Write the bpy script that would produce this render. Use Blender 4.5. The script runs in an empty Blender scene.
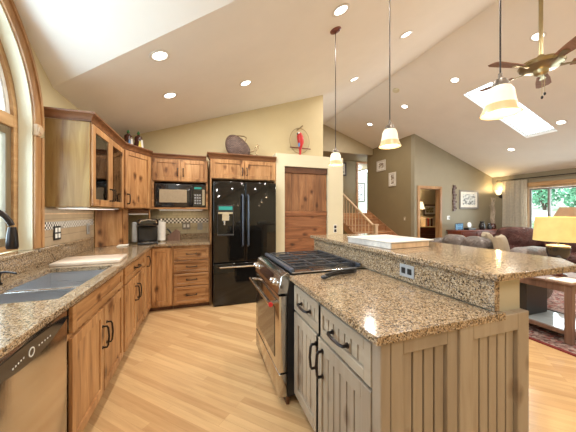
import bpy, bmesh, math, random
from mathutils import Vector, Matrix
random.seed(7)
C = bpy.context.scene
COL = C.collection
PI = math.pi

# ---------------------------------------------------------------- camera
YAW = math.atan(88 / 256)
cam = bpy.data.objects.new('camera', bpy.data.cameras.new('camera'))
COL.objects.link(cam)
cam.location = (0, 0, 1.346)
cam.rotation_euler = (PI / 2, 0, -YAW)
cam.data.sensor_width = 36
cam.data.lens = 256 / 576 * 36
cam.data.shift_y = -4 / 576
cam.data.clip_start = 0.02
C.camera = cam

# ---------------------------------------------------------------- world, exposure
W = bpy.data.worlds.new('sky'); C.world = W; W.use_nodes = True
wn = W.node_tree.nodes; wl = W.node_tree.links
wn['Background'].inputs['Color'].default_value = (0.80, 0.92, 1.0, 1)
wn['Background'].inputs['Strength'].default_value = 5.0
C.view_settings.view_transform = 'Standard'
C.view_settings.look = 'None'
C.view_settings.gamma = 1
C.view_settings.use_curve_mapping = False
C.view_settings.exposure = 0.12
DOWN_W = 13.0      # each recessed ceiling lamp
PEND_W = 2.0       # each pendant
UNDER_W = .5      # each under-cabinet strip
def daylight_fill(name, loc, direction, sx, sy, watts, col):
    l = bpy.data.lights.new(name, 'AREA'); l.shape = 'RECTANGLE'; l.size = sx; l.size_y = sy; l.energy = watts; l.color = col
    o = bpy.data.objects.new(name, l); COL.objects.link(o); o.location = loc
    o.rotation_euler = Vector(direction).to_track_quat('-Z', 'Y').to_euler()
daylight_fill('window_fill_lamp', (-1.75, 1.6, 1.9), (1, 0, -.5), 1.9, 2.0, 72, (.58, .80, 1.0))  # added lamp outside the arched window, boosts light on dormer and island
daylight_fill('sliding_door_fill_lamp', (9.3, 3.4, 1.3), (-1, 0, 0), 2.3, 2.0, 60, (.84, .94, 1.0))  # added lamp outside the sliding door, boosts light in the living room

# ---------------------------------------------------------------- materials
def ramp(nt, stops):
    r = nt.nodes.new('ShaderNodeValToRGB')
    e = r.color_ramp.elements
    while len(e) < len(stops): e.new(0.5)
    for k, (p, c) in enumerate(stops):
        e[k].position = p; e[k].color = (*c, 1)
    return r
def base(name, col=(.8, .8, .8), rough=.5, metal=0, spec=.5, emit=None, es=1):
    m = bpy.data.materials.new(name); m.use_nodes = True
    b = m.node_tree.nodes['Principled BSDF']
    b.inputs['Base Color'].default_value = (*col, 1)
    b.inputs['Roughness'].default_value = rough
    b.inputs['Metallic'].default_value = metal
    b.inputs['Specular IOR Level'].default_value = spec
    if emit:
        b.inputs['Emission Color'].default_value = (*emit, 1)
        b.inputs['Emission Strength'].default_value = es
    return m, m.node_tree, b
def coords(nt, scale=(1, 1, 1), rot=(0, 0, 0)):
    t = nt.nodes.new('ShaderNodeTexCoord'); mp = nt.nodes.new('ShaderNodeMapping')
    mp.inputs['Scale'].default_value = scale; mp.inputs['Rotation'].default_value = rot
    nt.links.new(t.outputs['Object'], mp.inputs['Vector'])
    return mp.outputs['Vector']
def noise(nt, vec, scale, detail=4, rough=.55, dist=0):
    n = nt.nodes.new('ShaderNodeTexNoise')
    n.inputs['Scale'].default_value = scale; n.inputs['Detail'].default_value = detail
    n.inputs['Roughness'].default_value = rough; n.inputs['Distortion'].default_value = dist
    nt.links.new(vec, n.inputs['Vector']); return n
def mixc(nt, a, b, fac, mode='MIX'):
    m = nt.nodes.new('ShaderNodeMixRGB'); m.blend_type = mode
    for s, v in ((0, fac), (1, a), (2, b)):
        if hasattr(v, 'is_linked') or hasattr(v, 'links'): nt.links.new(v, m.inputs[s])
        elif isinstance(v, tuple): m.inputs[s].default_value = (*v, 1)
        else: m.inputs[s].default_value = v
    return m.outputs[0]
def bump(nt, b, h, strength=.2, dist=.01):
    n = nt.nodes.new('ShaderNodeBump'); n.inputs['Strength'].default_value = strength
    n.inputs['Distance'].default_value = dist
    nt.links.new(h, n.inputs['Height']); nt.links.new(n.outputs[0], b.inputs['Normal'])
def wood(name, dark, mid, light, axis='z', rough=.38, knots=True, plank=0, knot_amt=.85, sc=1.0):
    m, nt, b = base(name, mid, rough)
    st = {'z': (7 * sc, 7 * sc, .7 * sc), 'x': (.7 * sc, 7 * sc, 7 * sc), 'y': (7 * sc, .7 * sc, 7 * sc)}[axis]
    v = coords(nt, st)
    n = noise(nt, v, 1.6, 8, .6, 1.4)
    r = ramp(nt, [(.25, dark), (.48, mid), (.72, light)])
    nt.links.new(n.outputs['Fac'], r.inputs[0])
    out = r.outputs[0]
    big = noise(nt, coords(nt, tuple(s * .22 for s in st)), 1.5, 2)
    r2 = ramp(nt, [(.35, (.62, .56, .52)), (.65, (1.12, 1.08, 1.02))])
    nt.links.new(big.outputs['Fac'], r2.inputs[0])
    out = mixc(nt, out, r2.outputs[0], .7, 'MULTIPLY')
    if knots:
        ks = {'z': (8, 8, 5), 'x': (5, 8, 8), 'y': (8, 5, 8)}[axis]
        kv = coords(nt, ks)
        dn = noise(nt, kv, 2.0, 3)
        add = nt.nodes.new('ShaderNodeMixRGB'); add.blend_type = 'ADD'; add.inputs[0].default_value = .35
        nt.links.new(kv, add.inputs[1]); nt.links.new(dn.outputs['Color'], add.inputs[2])
        vo = nt.nodes.new('ShaderNodeTexVoronoi'); vo.inputs['Scale'].default_value = 1.0
        nt.links.new(add.outputs[0], vo.inputs['Vector'])
        kr = ramp(nt, [(.08, (.10, .06, .04)), (.15, (.40, .29, .23)), (.30, (1, 1, 1))])
        nt.links.new(vo.outputs['Distance'], kr.inputs[0])
        out = mixc(nt, out, kr.outputs[0], knot_amt, 'MULTIPLY')
    if plank:
        wv = nt.nodes.new('ShaderNodeTexBrick')
        wv.offset = .5
        wv.inputs['Scale'].default_value = 1
        wv.inputs['Color1'].default_value = (.8, .74, .7, 1); wv.inputs['Color2'].default_value = (1.1, 1.08, 1.05, 1)
        wv.inputs['Mortar'].default_value = (.25, .18, .12, 1)
        wv.inputs['Mortar Size'].default_value = .003
        wv.inputs['Brick Width'].default_value = 4; wv.inputs['Row Height'].default_value = plank
        rot = {'z': (0, PI / 2, PI / 2), 'x': (PI / 2, 0, 0), 'y': (0, 0, PI / 2)}[axis]
        nt.links.new(coords(nt, (1, 1, 1), rot), wv.inputs['Vector'])
        out = mixc(nt, out, wv.outputs['Color'], 1, 'MULTIPLY')
    nt.links.new(out, b.inputs['Base Color'])
    bump(nt, b, n.outputs['Fac'], .08, .004)
    return m
def speckle(name, stops, scale=130, rough=.12, big=None):
    m, nt, b = base(name, (.4, .3, .2), rough)
    v = coords(nt)
    dn = noise(nt, v, 60, 2)
    add = nt.nodes.new('ShaderNodeMixRGB'); add.blend_type = 'ADD'; add.inputs[0].default_value = .02
    nt.links.new(v, add.inputs[1]); nt.links.new(dn.outputs['Color'], add.inputs[2])
    vo = nt.nodes.new('ShaderNodeTexVoronoi'); vo.inputs['Scale'].default_value = scale
    nt.links.new(add.outputs[0], vo.inputs['Vector'])
    sp = nt.nodes.new('ShaderNodeSeparateColor'); nt.links.new(vo.outputs['Color'], sp.inputs[0])
    nb = noise(nt, v, 22, 5, .6)
    ad = nt.nodes.new('ShaderNodeMath'); ad.operation = 'MULTIPLY_ADD'; ad.inputs[1].default_value = .6
    nt.links.new(sp.outputs[0], ad.inputs[0])
    mm = nt.nodes.new('ShaderNodeMath'); mm.operation = 'MULTIPLY'; mm.inputs[1].default_value = .42
    nt.links.new(nb.outputs['Fac'], mm.inputs[0]); nt.links.new(mm.outputs[0], ad.inputs[2])
    r = ramp(nt, stops); r.color_ramp.interpolation = 'LINEAR'
    nt.links.new(ad.outputs[0], r.inputs[0])
    nt.links.new(r.outputs[0], b.inputs['Base Color'])
    return m
def paint(name, col, rough=.6, var=.06, sc=3):
    m, nt, b = base(name, col, rough)
    n = noise(nt, coords(nt), sc, 4)
    r = ramp(nt, [(.3, tuple(c * (1 - var) for c in col)), (.7, tuple(min(1, c * (1 + var)) for c in col))])
    nt.links.new(n.outputs['Fac'], r.inputs[0]); nt.links.new(r.outputs[0], b.inputs['Base Color'])
    n2 = noise(nt, coords(nt), 160, 2); bump(nt, b, n2.outputs['Fac'], .05, .002)
    return m
def leather(name, dark, light, rough=.35):
    m, nt, b = base(name, light, rough)
    n = noise(nt, coords(nt), 4, 6, .6, .6)
    r = ramp(nt, [(.3, dark), (.68, light)])
    nt.links.new(n.outputs['Fac'], r.inputs[0]); nt.links.new(r.outputs[0], b.inputs['Base Color'])
    n2 = noise(nt, coords(nt), 14, 4, .6, 1.0); bump(nt, b, n2.outputs['Fac'], .9, .04)
    return m
def plain(name, col, rough=.5, metal=0, var=.08, sc=12, emit=None, es=1, spec=.5):
    m, nt, b = base(name, col, rough, metal, spec, emit, es)
    n = noise(nt, coords(nt), sc, 3)
    r = ramp(nt, [(.3, tuple(c * (1 - var) for c in col)), (.7, tuple(min(1, c * (1 + var)) for c in col))])
    nt.links.new(n.outputs['Fac'], r.inputs[0]); nt.links.new(r.outputs[0], b.inputs['Base Color'])
    return m
def glassy(name, tint=(1, 1, 1), refl=.10, rough=.02):
    m = bpy.data.materials.new(name); m.use_nodes = True
    nt = m.node_tree; nt.nodes.clear()
    o = nt.nodes.new('ShaderNodeOutputMaterial'); mx = nt.nodes.new('ShaderNodeMixShader')
    t = nt.nodes.new('ShaderNodeBsdfTransparent'); g = nt.nodes.new('ShaderNodeBsdfGlossy')
    lw = nt.nodes.new('ShaderNodeLayerWeight'); lw.inputs['Blend'].default_value = refl * 1.6
    t.inputs[0].default_value = (*tint, 1); g.inputs['Roughness'].default_value = rough
    nt.links.new(lw.outputs['Fresnel'], mx.inputs[0]); nt.links.new(t.outputs[0], mx.inputs[1])
    nt.links.new(g.outputs[0], mx.inputs[2]); nt.links.new(mx.outputs[0], o.inputs[0])
    return m
def brushed(name, col, rough=.28, axis='y'):
    m, nt, b = base(name, col, rough, 1)
    st = {'y': (300, 3, 300), 'z': (300, 300, 3), 'x': (3, 300, 300)}[axis]
    n = noise(nt, coords(nt, st), 1, 2)
    r = ramp(nt, [(.3, (rough * .7,) * 3), (.7, (rough * 1.3,) * 3)])
    nt.links.new(n.outputs['Fac'], r.inputs[0]); nt.links.new(r.outputs[0], b.inputs['Roughness'])
    return m
def tile(name, c1, c2, grout, bw, rh, rot, rough=.35, mortar=.004, offset=.5, sc=1):
    m, nt, b = base(name, c1, rough)
    t = nt.nodes.new('ShaderNodeTexBrick'); t.offset = offset
    t.inputs['Scale'].default_value = sc
    t.inputs['Color1'].default_value = (*c1, 1); t.inputs['Color2'].default_value = (*c2, 1)
    t.inputs['Mortar'].default_value = (*grout, 1); t.inputs['Mortar Size'].default_value = mortar
    t.inputs['Brick Width'].default_value = bw; t.inputs['Row Height'].default_value = rh
    nt.links.new(coords(nt, (1, 1, 1), rot), t.inputs['Vector'])
    n = noise(nt, coords(nt), 9, 4)
    r = ramp(nt, [(.3, (.82, .8, .78)), (.7, (1.1, 1.1, 1.1))]); nt.links.new(n.outputs['Fac'], r.inputs[0])
    nt.links.new(mixc(nt, t.outputs['Color'], r.outputs[0], .8, 'MULTIPLY'), b.inputs['Base Color'])
    return m
def checker(name, c1, c2, sc, rot):
    m, nt, b = base(name, c1, .25)
    t = nt.nodes.new('ShaderNodeTexChecker'); t.inputs['Scale'].default_value = sc
    t.inputs['Color1'].default_value = (*c1, 1); t.inputs['Color2'].default_value = (*c2, 1)
    nt.links.new(coords(nt, (1, 1, 1), rot), t.inputs['Vector']); nt.links.new(t.outputs['Color'], b.inputs['Base Color'])
    return m
def floor_mat():
    m, nt, b = base('maple_planks', (.6, .4, .2), .22)
    v = coords(nt, (1, 1, 1), (0, 0, PI / 4))
    m2 = nt.nodes.new('ShaderNodeMapping'); m2.inputs['Scale'].default_value = (1.1, 16, 1); nt.links.new(v, m2.inputs['Vector'])
    t = nt.nodes.new('ShaderNodeTexBrick'); t.offset = .37; t.offset_frequency = 3
    t.inputs['Scale'].default_value = 1
    t.inputs['Color1'].default_value = (.70, .47, .24, 1); t.inputs['Color2'].default_value = (.54, .325, .15, 1)
    t.inputs['Mortar'].default_value = (.50, .31, .155, 1); t.inputs['Mortar Size'].default_value = .0007
    t.inputs['Brick Width'].default_value = 1.1; t.inputs['Row Height'].default_value = .057
    t.inputs['Bias'].default_value = -.2
    nt.links.new(v, t.inputs['Vector'])
    n = noise(nt, m2.outputs['Vector'], 2.2, 6, .6, .6)
    r = ramp(nt, [(.3, (.86, .82, .78)), (.7, (1.08, 1.08, 1.08))]); nt.links.new(n.outputs['Fac'], r.inputs[0])
    nt.links.new(mixc(nt, t.outputs['Color'], r.outputs[0], .8, 'MULTIPLY'), b.inputs['Base Color'])
    bump(nt, b, n.outputs['Fac'], .03, .003)
    return m
def foliage_mat(name, dark, light):
    m, nt, b = base(name, dark, .7)
    n = noise(nt, coords(nt), 3, 6, .7)
    r = ramp(nt, [(.35, dark), (.65, light)]); nt.links.new(n.outputs['Fac'], r.inputs[0])
    nt.links.new(r.outputs[0], b.inputs['Base Color']); return m

M = {}
ALD, ALM, ALL = (.145, .055, .019), (.41, .21, .085), (.60, .365, .175)
M['alder'] = wood('alder_vertical', ALD, ALM, ALL, 'z')
M['alder_y'] = wood('alder_along_y', ALD, ALM, ALL, 'y')
M['alder_x'] = wood('alder_along_x', ALD, ALM, ALL, 'x')
M['crown'] = wood('alder_crown', (.08, .03, .012), (.19, .08, .033), (.29, .135, .06), 'x', knots=False)
M['panel'] = wood('alder_window_lit', (.18, .09, .028), (.35, .21, .07), (.48, .335, .125), 'z', rough=.3, knots=False)  # yellow-green window light is put into this wood colour
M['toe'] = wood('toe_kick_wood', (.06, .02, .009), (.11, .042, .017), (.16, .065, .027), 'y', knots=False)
M['rustic_v'] = wood('rustic_planks_vertical', (.11, .042, .016), (.30, .14, .06), (.46, .25, .12), 'z', rough=.5)
M['rustic_h'] = wood('rustic_planks_horizontal', (.10, .035, .014), (.26, .105, .045), (.40, .19, .09), 'x', rough=.5)
M['casing'] = wood('oak_casing', (.30, .145, .06), (.46, .255, .115), (.58, .36, .18), 'z', knots=False, rough=.35)
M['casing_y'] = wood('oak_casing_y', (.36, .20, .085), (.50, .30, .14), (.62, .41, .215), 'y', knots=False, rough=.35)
M['sashwood'] = wood('olive_sash_wood', (.13, .10, .06), (.22, .17, .10), (.30, .24, .15), 'z', knots=False)  # olive-dark wood of the window sashes
M['maple'] = wood('pale_wood', (.52, .36, .22), (.66, .49, .33), (.76, .60, .43), 'z', knots=False)
M['stairwood'] = wood('stair_oak', (.33, .15, .07), (.47, .25, .125), (.60, .36, .20), 'x', knots=False)
M['board'] = wood('cutting_board_wood', (.50, .39, .30), (.63, .53, .44), (.72, .64, .56), 'x', knots=False, rough=.45)
M['island'] = wood('distressed_taupe', (.27, .22, .165), (.335, .285, .22), (.385, .335, .265), 'z', rough=.42, knot_amt=.6)
M['island_y'] = wood('distressed_taupe_y', (.27, .22, .165), (.335, .285, .22), (.385, .335, .265), 'y', rough=.42, knots=False)
M['groove'] = plain('dark_groove', (.06, .05, .038), .7)
M['tablewood'] = wood('brown_table_wood', (.10, .055, .04), (.19, .11, .082), (.27, .175, .13), 'z', knots=False)
M['darkwood'] = wood('cherry_wood', (.09, .02, .012), (.19, .05, .03), (.27, .085, .05), 'x', knots=False)
M['fanwood'] = wood('fan_blade_wood', (.16, .08, .05), (.27, .15, .10), (.36, .22, .16), 'x', knots=False, rough=.65)
GR = [(.15, (.010, .009, .008)), (.29, (.05, .036, .025)), (.40, (.20, .125, .062)), (.54, (.36, .245, .135)), (.67, (.52, .41, .28)), (.80, (.22, .175, .14))]
M['granite'] = speckle('speckled_granite', GR, 215)
M['floor'] = floor_mat()
M['ceiling'] = paint('ceiling_paint', (.82, .785, .735), .75, .02)
M['wall_k'] = paint('khaki_wall_paint', (.58, .485, .29), .65, .03)
M['cream'] = paint('cream_trim_paint', (.66, .61, .44), .55, .03)
M['olive'] = paint('olive_wall_paint', (.235, .18, .095), .6, .04)
M['oliveback'] = paint('grey_olive_wall_paint', (.28, .245, .17), .6, .04)
M['barwall'] = paint('stone_bar_wall_paint', (.47, .425, .31), .6)
M['header'] = paint('tan_header_paint', (.40, .33, .21), .6)
M['reveal'] = paint('lit_reveal_paint', (.80, .76, .58), .5, .03)  # pale tone carries the daylight falling on the window reveal
M['bedwall'] = paint('beige_bedroom_paint', (.50, .43, .30), .6)
M['mint'] = paint('mint_wall_paint', (.48, .62, .50), .6)
M['tile_l'] = tile('beige_tile_left', (.42, .325, .22), (.50, .40, .29), (.30, .235, .17), .15, .098, (PI / 2, 0, PI / 2))
M['tile_b'] = tile('beige_tile_back', (.44, .38, .25), (.52, .45, .31), (.36, .31, .22), .15, .098, (PI / 2, 0, 0))
M['mosaic_l'] = checker('mosaic_left', (.82, .80, .76), (.05, .04, .035), 52, (.02, .02, .02))
M['mosaic_b'] = checker('mosaic_back', (.82, .80, .76), (.12, .105, .085), 36, (.02, .02, .02))
M['steel'] = brushed('brushed_steel', (.60, .575, .55), .16, 'z')
M['steel_dark'] = brushed('sink_steel', (.64, .65, .67), .36, 'x')
M['chrome'] = plain('polished_metal', (.80, .80, .80), .12, 1)
M['nickel'] = plain('brushed_nickel', (.20, .175, .15), .4, 1)
M['brass'] = plain('antique_brass', (.36, .30, .17), .3, 1)
M['bronze'] = plain('dark_bronze', (.035, .03, .03), .3, .8)
M['blackgloss'] = plain('black_gloss', (.012, .012, .014), .08, 0, spec=.8)
M['fridge'] = plain('fridge_black', (.007, .0065, .006), .05, 0, spec=.5)
M['black'] = plain('black_plastic', (.018, .018, .02), .35)
M['iron'] = plain('cast_iron', (.03, .032, .038), .38)
M['ovenglass'] = plain('oven_window_glass', (.03, .022, .016), .05, 0, spec=1.0)
M['bluesteel'] = plain('grate_rail_metal', (.10, .12, .16), .3, .6)
M['white'] = plain('white_plastic', (.82, .82, .80), .4)
M['grey'] = plain('grey_plastic', (.33, .34, .35), .45)
M['paper'] = plain('paper_white', (.85, .82, .76), .8)
M['red'] = plain('red_paint', (.52, .02, .02), .35)
M['redbadge'] = plain('red_badge', (.55, .03, .03), .3)
M['blue'] = plain('blue_paint', (.08, .22, .48), .4)
M['yellow'] = plain('yellow_paint', (.72, .58, .08), .4)
M['green'] = plain('green_paint', (.06, .22, .08), .5)
M['teal'] = plain('teal_display', (.02, .20, .17), .2, emit=(.05, .5, .42), es=.25)
M['brownglaze'] = plain('brown_glaze', (.075, .022, .015), .2)
M['fishskin'] = tile('woven_fish', (.11, .065, .05), (.22, .14, .11), (.035, .02, .016), .035, .018, (PI / 2, 0, 0), rough=.6, mortar=.003)
M['wire'] = plain('thin_brass_wire', (.30, .22, .12), .4, .7)
M['glass'] = glassy('window_glass', (.97, 1, 1), .06)
M['cabglass'] = glassy('cabinet_glass', (.93, .95, .95), .32)
M['tumbler'] = glassy('drinking_glass', (.90, .93, .95), .22)
M['tableglass'] = plain('pale_table_glass', (.55, .64, .70), .05, 0, spec=.8)
M['shade'] = plain('lit_frosted_glass', (.55, .50, .40), .4, emit=(1.0, .84, .58), es=.62)
M['shaderim'] = plain('amber_glass_rim', (.50, .38, .20), .3, emit=(1, .72, .34), es=.22)
M['bulb'] = plain('lit_lamp_lens', (.9, .9, .9), .4, emit=(1, .97, .92), es=5)
M['pendbulb'] = plain('lit_pendant_bulb', (.9, .9, .9), .4, emit=(1, .9, .7), es=2)
M['striplens'] = plain('lit_strip_lens', (.9, .9, .9), .4, emit=(1, .93, .8), es=1.2)
M['trimring'] = plain('lamp_trim_ring', (.70, .66, .60), .4)
M['lampshade'] = plain('lit_parchment_shade', (.70, .55, .22), .7, emit=(1.0, .64, .22), es=.22)
M['farshade'] = plain('brown_lampshade', (.36, .22, .12), .7, emit=(.8, .4, .15), es=.12)
M['sconce'] = plain('lit_sconce_glass', (.9, .8, .6), .4, emit=(1, .82, .5), es=1.6)
M['greyleather'] = leather('grey_brown_leather', (.07, .056, .05), (.20, .165, .148), .3)
M['redleather'] = leather('burgundy_leather', (.045, .018, .016), (.17, .075, .065), .2)
M['tanfabric'] = plain('tan_fabric', (.36, .29, .20), .85, sc=40)
M['curtain'] = plain('grey_beige_curtain', (.84, .78, .66), .85, sc=20)
M['mat'] = plain('picture_mat', (.78, .76, .70), .7)
M['frame_grey'] = plain('grey_picture_frame', (.22, .20, .18), .4)
M['frame_dark'] = plain('dark_picture_frame', (.05, .028, .02), .4)
M['canvas'] = plain('pale_canvas', (.58, .52, .44), .7)
def art(name, stops, sc):
    m, nt, b = base(name, (.5, .5, .5), .6)
    n = noise(nt, coords(nt, (1, 1, 2.2)), sc, 4, .6, .3); r = ramp(nt, stops)
    nt.links.new(n.outputs['Fac'], r.inputs[0]); nt.links.new(r.outputs[0], b.inputs['Base Color']); return m
M['art_grey'] = art('grey_sketch', [(.38, (.13, .14, .14)), (.5, (.50, .53, .53)), (.58, (.72, .74, .72))], 9)
M['art_brown'] = art('brown_sketch', [(.4, (.14, .09, .06)), (.5, (.42, .33, .24)), (.6, (.62, .56, .46))], 10)
M['art_green'] = art('green_sketch', [(.4, (.10, .10, .05)), (.5, (.32, .30, .18)), (.62, (.58, .54, .40))], 9)
M['photo_blue'] = art('blue_photo', [(.4, (.04, .12, .30)), (.55, (.16, .40, .62)), (.65, (.6, .7, .75))], 14)
M['carved'] = wood('carved_dark_wood', (.04, .025, .025), (.12, .075, .07), (.20, .13, .12), 'z', knots=False)
def rug_mat():
    m, nt, b = base('patterned_rug', (.25, .2, .2), .95)
    vo = nt.nodes.new('ShaderNodeTexVoronoi'); vo.inputs['Scale'].default_value = 34
    nt.links.new(coords(nt), vo.inputs['Vector'])
    sp = nt.nodes.new('ShaderNodeSeparateColor'); nt.links.new(vo.outputs['Color'], sp.inputs[0])
    r = ramp(nt, [(.1, (.10, .05, .05)), (.4, (.26, .17, .15)), (.7, (.40, .33, .30)), (.9, (.24, .06, .05))])
    nt.links.new(sp.outputs[0], r.inputs[0]); nt.links.new(r.outputs[0], b.inputs['Base Color']); return m
M['rug'] = rug_mat()
M['rugred'] = plain('red_rug_border', (.20, .028, .025), .95, sc=60)
M['hill'] = art('pale_dry_ground', [(.35, (.55, .46, .40)), (.5, (.80, .72, .66)), (.66, (.34, .44, .20))], 1.2)
M['leaf'] = foliage_mat('shrub_leaves', (.06, .20, .11), (.24, .50, .30))
M['leaf2'] = foliage_mat('pale_shrub_leaves', (.12, .26, .10), (.42, .58, .32))
M['bark'] = plain('bark', (.10, .07, .05), .9)

# ---------------------------------------------------------------- mesh helpers
class B:
    def __init__(s): s.bm = bmesh.new()
    def _hexa(s, p, bev=0, seg=1):
        t = bmesh.new()
        v = [t.verts.new(q) for q in p]
        for f in ((0, 3, 2, 1), (4, 5, 6, 7), (0, 1, 5, 4), (1, 2, 6, 5), (2, 3, 7, 6), (3, 0, 4, 7)):
            t.faces.new([v[i] for i in f])
        bmesh.ops.recalc_face_normals(t, faces=t.faces)
        if bev:
            bmesh.ops.bevel(t, geom=list(t.edges), offset=bev, segments=seg, profile=.5, affect='EDGES')
        s._merge(t); return s
    def _merge(s, t):
        me = bpy.data.meshes.new('tmp'); t.to_mesh(me); t.free(); s.bm.from_mesh(me); bpy.data.meshes.remove(me)
    def box(s, x0, x1, y0, y1, z0, z1, bev=0, seg=1):
        return s._hexa([(x0, y0, z0), (x1, y0, z0), (x1, y1, z0), (x0, y1, z0), (x0, y0, z1), (x1, y0, z1), (x1, y1, z1), (x0, y1, z1)], bev, seg)
    def obox(s, O, u, n, a0, a1, b0, b1, c0, c1, bev=0, seg=1):
        O, u, n = Vector(O), Vector(u), Vector(n); v = Vector((0, 0, 1))
        P = lambda a, b, c: O + u * a + v * b + n * c
        return s._hexa([P(a0, b0, c0), P(a1, b0, c0), P(a1, b0, c1), P(a0, b0, c1), P(a0, b1, c0), P(a1, b1, c0), P(a1, b1, c1), P(a0, b1, c1)], bev, seg)
    def hexa(s, p, bev=0): return s._hexa(p, bev)
    def prism(s, pts, vec, bev=0):
        t = bmesh.new(); vec = Vector(vec)
        a = [t.verts.new(p) for p in pts]; b = [t.verts.new(Vector(p) + vec) for p in pts]
        t.faces.new(a); t.faces.new(b[::-1])
        n = len(a)
        for i in range(n): t.faces.new([a[i], b[i], b[(i + 1) % n], a[(i + 1) % n]])
        bmesh.ops.recalc_face_normals(t, faces=t.faces)
        if bev: bmesh.ops.bevel(t, geom=list(t.edges), offset=bev, segments=1, profile=.5, affect='EDGES')
        s._merge(t); return s
    def poly(s, pts):
        s.bm.faces.new([s.bm.verts.new(p) for p in pts]); return s
    def lathe(s, prof, c, seg=24, axis=(0, 0, 1), close=False):
        q = Vector((0, 0, 1)).rotation_difference(Vector(axis)); c = Vector(c)
        rings = []
        for r, z in prof:
            if r < 1e-6: rings.append([s.bm.verts.new(c + q @ Vector((0, 0, z)))])
            else: rings.append([s.bm.verts.new(c + q @ Vector((r * math.cos(2 * PI * k / seg), r * math.sin(2 * PI * k / seg), z))) for k in range(seg)])
        for a, b in zip(rings, rings[1:]):
            for k in range(seg):
                k2 = (k + 1) % seg
                if len(a) == 1 and len(b) == 1: continue
                if len(a) == 1: s.bm.faces.new([a[0], b[k], b[k2]])
                elif len(b) == 1: s.bm.faces.new([a[k], b[0], a[k2]])
                else: s.bm.faces.new([a[k], b[k], b[k2], a[k2]])
        if close:
            for r in (rings[0], rings[-1]):
                if len(r) > 2: s.bm.faces.new(r)
        return s
    def cyl(s, p0, p1, r, r1=None, seg=14):
        p0, p1 = Vector(p0), Vector(p1); d = p1 - p0
        return s.lathe([(0, 0), (r, 0), (r if r1 is None else r1, d.length), (0, d.length)], p0, seg, d.normalized())
    def tube(s, pts, r, seg=10, radii=None):
        pts = [Vector(p) for p in pts]; rings = []
        t0 = (pts[1] - pts[0]).normalized()
        up = Vector((0, 0, 1)) if abs(t0.z) < .9 else Vector((1, 0, 0))
        nrm = t0.cross(up).normalized()
        for i, p in enumerate(pts):
            t = ((pts[min(i + 1, len(pts) - 1)] - pts[max(i - 1, 0)])).normalized()
            nrm = (nrm - t * nrm.dot(t)).normalized(); bn = t.cross(nrm)
            rr = radii[i] if radii else r
            rings.append([s.bm.verts.new(p + (nrm * math.cos(2 * PI * k / seg) + bn * math.sin(2 * PI * k / seg)) * rr) for k in range(seg)])
        for a, b in zip(rings, rings[1:]):
            for k in range(seg): s.bm.faces.new([a[k], b[k], b[(k + 1) % seg], a[(k + 1) % seg]])
        s.bm.faces.new(rings[0][::-1]); s.bm.faces.new(rings[-1])
        return s
    def ball(s, c, r, sc=(1, 1, 1), seg=16):
        t = bmesh.new(); bmesh.ops.create_uvsphere(t, u_segments=seg, v_segments=seg // 2 + 2, radius=r)
        for v in t.verts: v.co = Vector((v.co.x * sc[0] + c[0], v.co.y * sc[1] + c[1], v.co.z * sc[2] + c[2]))
        s._merge(t); return s
    def cushion(s, c, size, p=4.0, n=12, rot=None, sag=0, lump=0, seed=0):
        t = bmesh.new(); bmesh.ops.create_cube(t, size=2)
        bmesh.ops.subdivide_edges(t, edges=list(t.edges), cuts=n, use_grid_fill=True)
        rnd = random.Random(seed); ph = [rnd.uniform(0, 6) for _ in range(6)]
        for v in t.verts:
            x, y, z = v.co
            k = (abs(x) ** p + abs(y) ** p + abs(z) ** p) ** (1 / p)
            w = Vector((x / k, y / k, z / k))
            if sag: w.z -= sag * (1 - w.x ** 2) * (1 - w.y ** 2) * (w.z > 0)
            if lump:
                w *= 1 + lump * (math.sin(5 * w.x + ph[0]) * math.sin(4 * w.y + ph[1]) + math.sin(6 * w.z + ph[2]) * math.sin(5 * w.x + ph[3])) * .5
            w = Vector((w.x * size[0] / 2, w.y * size[1] / 2, w.z * size[2] / 2))
            if rot: w = rot @ w
            v.co = w + Vector(c)
        s._merge(t); return s
    def xf(s, mat):
        bmesh.ops.transform(s.bm, matrix=mat, verts=s.bm.verts); return s
def ROT(ax, d): return Matrix.Rotation(math.radians(d), 3, ax)

ORG = {}
def finish(name, b, m, org=(0, 0, 0), smooth=True):
    bm = b.bm
    bmesh.ops.translate(bm, vec=-Vector(org), verts=bm.verts)
    bmesh.ops.recalc_face_normals(bm, faces=bm.faces)
    if smooth:
        for f in bm.faces: f.smooth = True
        for e in bm.edges:
            if len(e.link_faces) == 2 and e.calc_face_angle(0) > .55: e.smooth = False
    me = bpy.data.meshes.new(name); bm.to_mesh(me); bm.free()
    me.materials.append(m)
    o = bpy.data.objects.new(name, me); COL.objects.link(o)
    return o
def tag(o, label, cat, group=None):
    o['label'] = label; o['category'] = cat
    if group: o['group'] = group
    return o
def thing(name, label, cat, loc=(0, 0, 0), group=None):
    o = bpy.data.objects.new(name, None); COL.objects.link(o)
    o.empty_display_size = .1; o.location = loc; ORG[o] = Vector(loc)
    return tag(o, label, cat, group)
def part(name, b, m, parent, label=None, smooth=True):
    org = ORG[parent]
    o = finish(name, b, m, org, smooth); o.parent = parent; ORG[o] = org
    if label: o['label'] = label
    return o
def solo(name, b, m, label, cat, loc=(0, 0, 0), group=None, smooth=True):
    o = finish(name, b, m, loc, smooth); o.location = loc; ORG[o] = Vector(loc)
    return tag(o, label, cat, group)
def struct(name, b, m, parent=None, smooth=True):
    if parent: return part(name, b, m, parent, None, smooth)
    o = finish(name, b, m, (0, 0, 0), smooth); o['kind'] = 'structure'; ORG[o] = Vector((0, 0, 0)); return o
def dup(root, loc, label=None, group=None):
    r = root.copy(); COL.objects.link(r); r.location = loc
    if label: r['label'] = label
    if group: r['group'] = group
    for ch in list(root.children):
        c = ch.copy(); COL.objects.link(c); c.parent = r
        for g in list(ch.children):
            d = g.copy(); COL.objects.link(d); d.parent = c
    return r
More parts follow.
